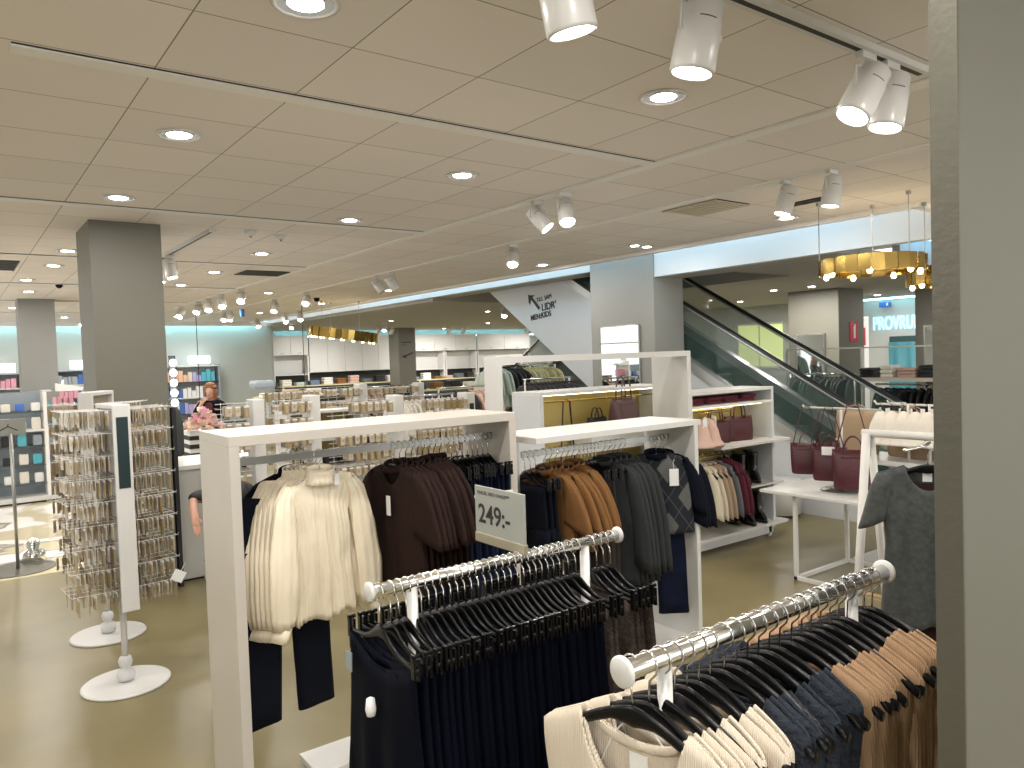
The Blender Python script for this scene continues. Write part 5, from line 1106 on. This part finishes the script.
# ------------------------------------------------------------------ people
def skin_mesh(name, joints, edges, m, parent, sub=2):
    me = bpy.data.meshes.new(name); me.from_pydata([j[0] for j in joints], edges, []); o = bpy.data.objects.new(name, me); C.objects.link(o); o.parent = parent
    md = o.modifiers.new('s', 'SKIN'); sm = o.modifiers.new('u', 'SUBSURF'); sm.levels = sub; sm.render_levels = sub
    for i, j in enumerate(joints): r = j[1]; me.skin_vertices[0].data[i].radius = r if isinstance(r, tuple) else (r, r)
    me.skin_vertices[0].data[0].use_root = True; me.materials.append(m)
    bpy.context.view_layer.update(); dg = bpy.context.evaluated_depsgraph_get(); nm = bpy.data.meshes.new_from_object(o.evaluated_get(dg)); o.modifiers.clear(); o.data = nm
    for p in nm.polygons: p.use_smooth = True
    return o
def person(loc, rz, label, top, cardigan, legs, hairm, sc=1.0, larm='face', rarm='hold', bun=False):
    t = thing('person', label, 'person', loc, rz); t.scale = (sc, sc, sc)    # faces -Y locally, height 1.66
    J = [((0, 0, .92), .125), ((0, .0, 1.12), .10), ((0, .0, 1.30), (.15, .10)), ((0, .01, 1.40), .07), ((0, .005, 1.47), .047), ((0, -.005, 1.54), .075), ((0, 0, 1.60), .07)]
    E_ = [(0, 1), (1, 2), (2, 3), (3, 4), (4, 5), (5, 6)]
    def arm(s, kind):
        sh = Vector((s * .17, .01, 1.36))
        if kind == 'face': el = Vector((s * .27, -.08, 1.12)); wr = Vector((s * .10, -.19, 1.37)); hd = Vector((s * .05, -.13, 1.46))
        elif kind == 'hold': el = Vector((s * .25, -.02, 1.10)); wr = Vector((s * .10, -.24, 1.12)); hd = Vector((s * .04, -.28, 1.13))
        elif kind == 'bent': el = Vector((s * .27, .02, 1.36)); wr = Vector((s * .29, -.08, 1.23)); hd = Vector((s * .285, -.11, 1.16))
        else: el = Vector((s * .24, .02, 1.09)); wr = Vector((s * .25, -.06, .86)); hd = Vector((s * .25, -.08, .78))
        return sh, el, wr, hd
    for s, kind in ((-1, larm), (1, rarm)):
        sh, el, wr, hd = arm(s, kind); k0 = len(J); J += [(sh, .058), (el, .042), (wr, .027), (wr.lerp(hd, .75), (.036, .018))]; E_ += [(3, k0), (k0, k0 + 1), (k0 + 1, k0 + 2), (k0 + 2, k0 + 3)]
        d = (hd - wr).normalized(); side = d.cross(Vector((0, 1, .2))).normalized()
        for q in range(4):
            base = wr.lerp(hd, .8) + side * (.013 * (q - 1.5)); k1 = len(J); ln = (.050, .062, .058, .045)[q]
            J += [(base + d * .02, .010), (base + d * (.02 + ln * .5) + Vector((0, 0, -.004)), .009), (base + d * (.02 + ln) + Vector((0, 0, -.014)), .007)]; E_ += [(k0 + 3, k1), (k1, k1 + 1), (k1 + 1, k1 + 2)]
        k1 = len(J); J += [(wr.lerp(hd, .45) + side * .034, .011), (wr.lerp(hd, .45) + side * .05 + d * .035, .009)]; E_ += [(k0 + 2, k1), (k1, k1 + 1)]
    for s in (-1, 1):
        k0 = len(J); J += [(Vector((s * .09, 0, .86)), .095), (Vector((s * .10, -.01, .48)), .058), (Vector((s * .10, .02, .09)), .038), (Vector((s * .10, -.12, .035)), .035)]; E_ += [(0, k0), (k0, k0 + 1), (k0 + 1, k0 + 2), (k0 + 2, k0 + 3)]
    skin_mesh('body', J, E_, M['skin'], t)
    # head detail
    hd = MB().rings([[(r * .98 * math.cos(a), -.008 + r * 1.15 * math.sin(a), z) for a in (2 * PI * q / 24 for q in range(24))] for z, r in ((1.445, .03), (1.46, .052), (1.50, .068), (1.56, .078), (1.62, .078), (1.66, .058), (1.685, .02))]); hd.build('head', M['skin'], t, True)
    MB().prism([(-.012, 1.53), (.012, 1.53), (.006, 1.575), (-.006, 1.575)], -.115, -.09).build('nose', M['skin'], t, bevel=.004)
    for s in (-1, 1):
        MB().lathe([(.001, -.010), (.010, 0), (.001, .010)], (s * .032, -.088, 1.572), 10).build('eye', M['eyew'], t, True); MB().lathe([(.001, -.005), (.005, 0), (.001, .005)], (s * .032, -.098, 1.572), 8).build('iris', M['ink'], t)
        MB().lathe([(.001, -.028), (.014, -.01), (.014, .012), (.001, .026)], (s * .080, .0, 1.565), 10).build('ear', M['skin'], t, True)
    MB().box(-.022, .022, -.095, -.086, 1.506, 1.516).build('mouth', M['lips'], t, bevel=.003)
    hr = MB(); rs = []
    for z, r, back in ((1.72, .02, 0), (1.705, .06, 0), (1.67, .088, 0), (1.61, .094, .0), (1.54, .094, .01), (1.46, .095, .02), (1.38, .10, .03), (1.30, .09, .04)):
        ring = []
        for q in range(24):
            a = PI * (-.28) + (PI * 1.56) * q / 23 if z < 1.66 else 2 * PI * q / 24
            ring.append(((r * math.cos(a)), back + r * 1.12 * math.sin(a) + .003 * math.sin(q * 2.3), z))
        rs.append(ring)
    if bun: rs = rs[:6]
    hr.rings(rs[:3], True, True); hr.rings([[(x, y, z) for x, y, z in r_] for r_ in rs[3:]], False, False)
    hr.rings([rs[2], [(.094 * math.cos(2 * PI * q / 24), .094 * 1.12 * math.sin(2 * PI * q / 24) if math.sin(2 * PI * q / 24) > -.5 else -.075, 1.62) for q in range(24)]], True, False)
    hr.build('hair', hairm, t, True, solid=.008)
    # clothes
    JT = [(Vector(j[0]), tuple(1.16 * x + .012 for x in (j[1] if isinstance(j[1], tuple) else (j[1], j[1])))) for j in J[:4]]; ET = [(0, 1), (1, 2), (2, 3)]
    for s, kind in ((-1, larm), (1, rarm)):
        sh, el, wr, _ = arm(s, kind); k0 = len(JT); JT += [(sh, (.070, .070)), (el, (.056, .056)), (el.lerp(wr, .85 if kind != 'bent' else .2), (.042, .042))]; ET += [(3, k0), (k0, k0 + 1), (k0 + 1, k0 + 2)]
    JT += [(Vector((0, 0, .72)), (.17, .13))]; ET += [(0, len(JT) - 1)]
    skin_mesh('cardigan', JT, ET, cardigan, t)
    MB().prism([(-.05, .80), (.05, .80), (.06, 1.36), (.03, 1.40), (-.03, 1.40), (-.06, 1.36)], -.16, -.10).build('top', top, t, bevel=.02)
    JL = [(Vector((0, 0, .90)), (.15, .12))]; EL = []
    for s in (-1, 1):
        k0 = len(JL); JL += [(Vector((s * .09, 0, .80)), (.105, .105)), (Vector((s * .10, -.01, .48)), (.075, .075)), (Vector((s * .10, .02, .10)), (.06, .06))]; EL += [(0, k0), (k0, k0 + 1), (k0 + 1, k0 + 2)]
        MB().rings([[(s * .10 + .045 * math.cos(a), -.05 + .12 * math.sin(a), z) for a in (2 * PI * q / 16 for q in range(16))] for z in (0, .05)]).build('shoe', M['blackm'], t, bevel=.015)
    skin_mesh('trousers', JL, EL, legs, t)
    return t
person((3.36, 12.6, 0), -.55, 'woman in a navy cardigan and wine red top, one hand at her chin', M['wine'], M['navy2'], M['jeans'], M['hair'], .99)
person((1.445, 5.10, 0), .0, 'person in dark clothes almost hidden by the tall frame unit, one bare forearm showing', M['blackm'], M['blackm'], M['jeans'], M['hairb'], .82, 'bent', 'hang')
person((10.45, 4.62, 0), 2.6, 'person with brown hair beyond the high shelf by the partition', M['beigek'], M['tan'], M['jeans'], M['hairb'], .97, 'hang', 'hang', True)

# remove unused prototypes
for o in [q for q in C.objects if q.get('proto') and tuple(q.location) == (0, 0, 0)]:
    for ch in list(o.children): bpy.data.objects.remove(ch)
    bpy.data.objects.remove(o)
for o in C.objects:
    for kk in ('placed', 'proto'):
        if kk in o: del o[kk]

# ------------------------------------------------------------------ world, camera
w = bpy.data.worlds.new('World'); S.world = w; w.use_nodes = True; w.node_tree.nodes['Background'].inputs[0].default_value = (.97, .97, .955, 1); w.node_tree.nodes['Background'].inputs[1].default_value = 2.1
F0 = Vector((math.cos(.931142), math.sin(.931142), 0)); R0 = Vector((math.sin(.931142), -math.cos(.931142), 0)); Z = Vector((0, 0, 1)); pt, ro = .03560655, -.03292839
F = F0 * math.cos(pt) - Z * math.sin(pt); U = Z * math.cos(pt) + F0 * math.sin(pt); R = R0 * math.cos(ro) + U * math.sin(ro); U2 = U * math.cos(ro) - R0 * math.sin(ro)
cd = bpy.data.cameras.new('camera'); cam = bpy.data.objects.new('camera', cd); C.objects.link(cam); S.camera = cam
cam.matrix_world = Matrix(((R.x, U2.x, -F.x, 0), (R.y, U2.y, -F.y, 0), (R.z, U2.z, -F.z, 1.95), (0, 0, 0, 1)))
cd.sensor_fit = 'HORIZONTAL'; cd.sensor_width = 36; cd.lens = 757.2 * 36 / 1024; cd.clip_start = .05; cd.clip_end = 100
S.view_settings.view_transform = 'Standard'; S.view_settings.look = 'None'; S.view_settings.gamma = 1; S.view_settings.use_curve_mapping = False
S.view_settings.exposure = .38
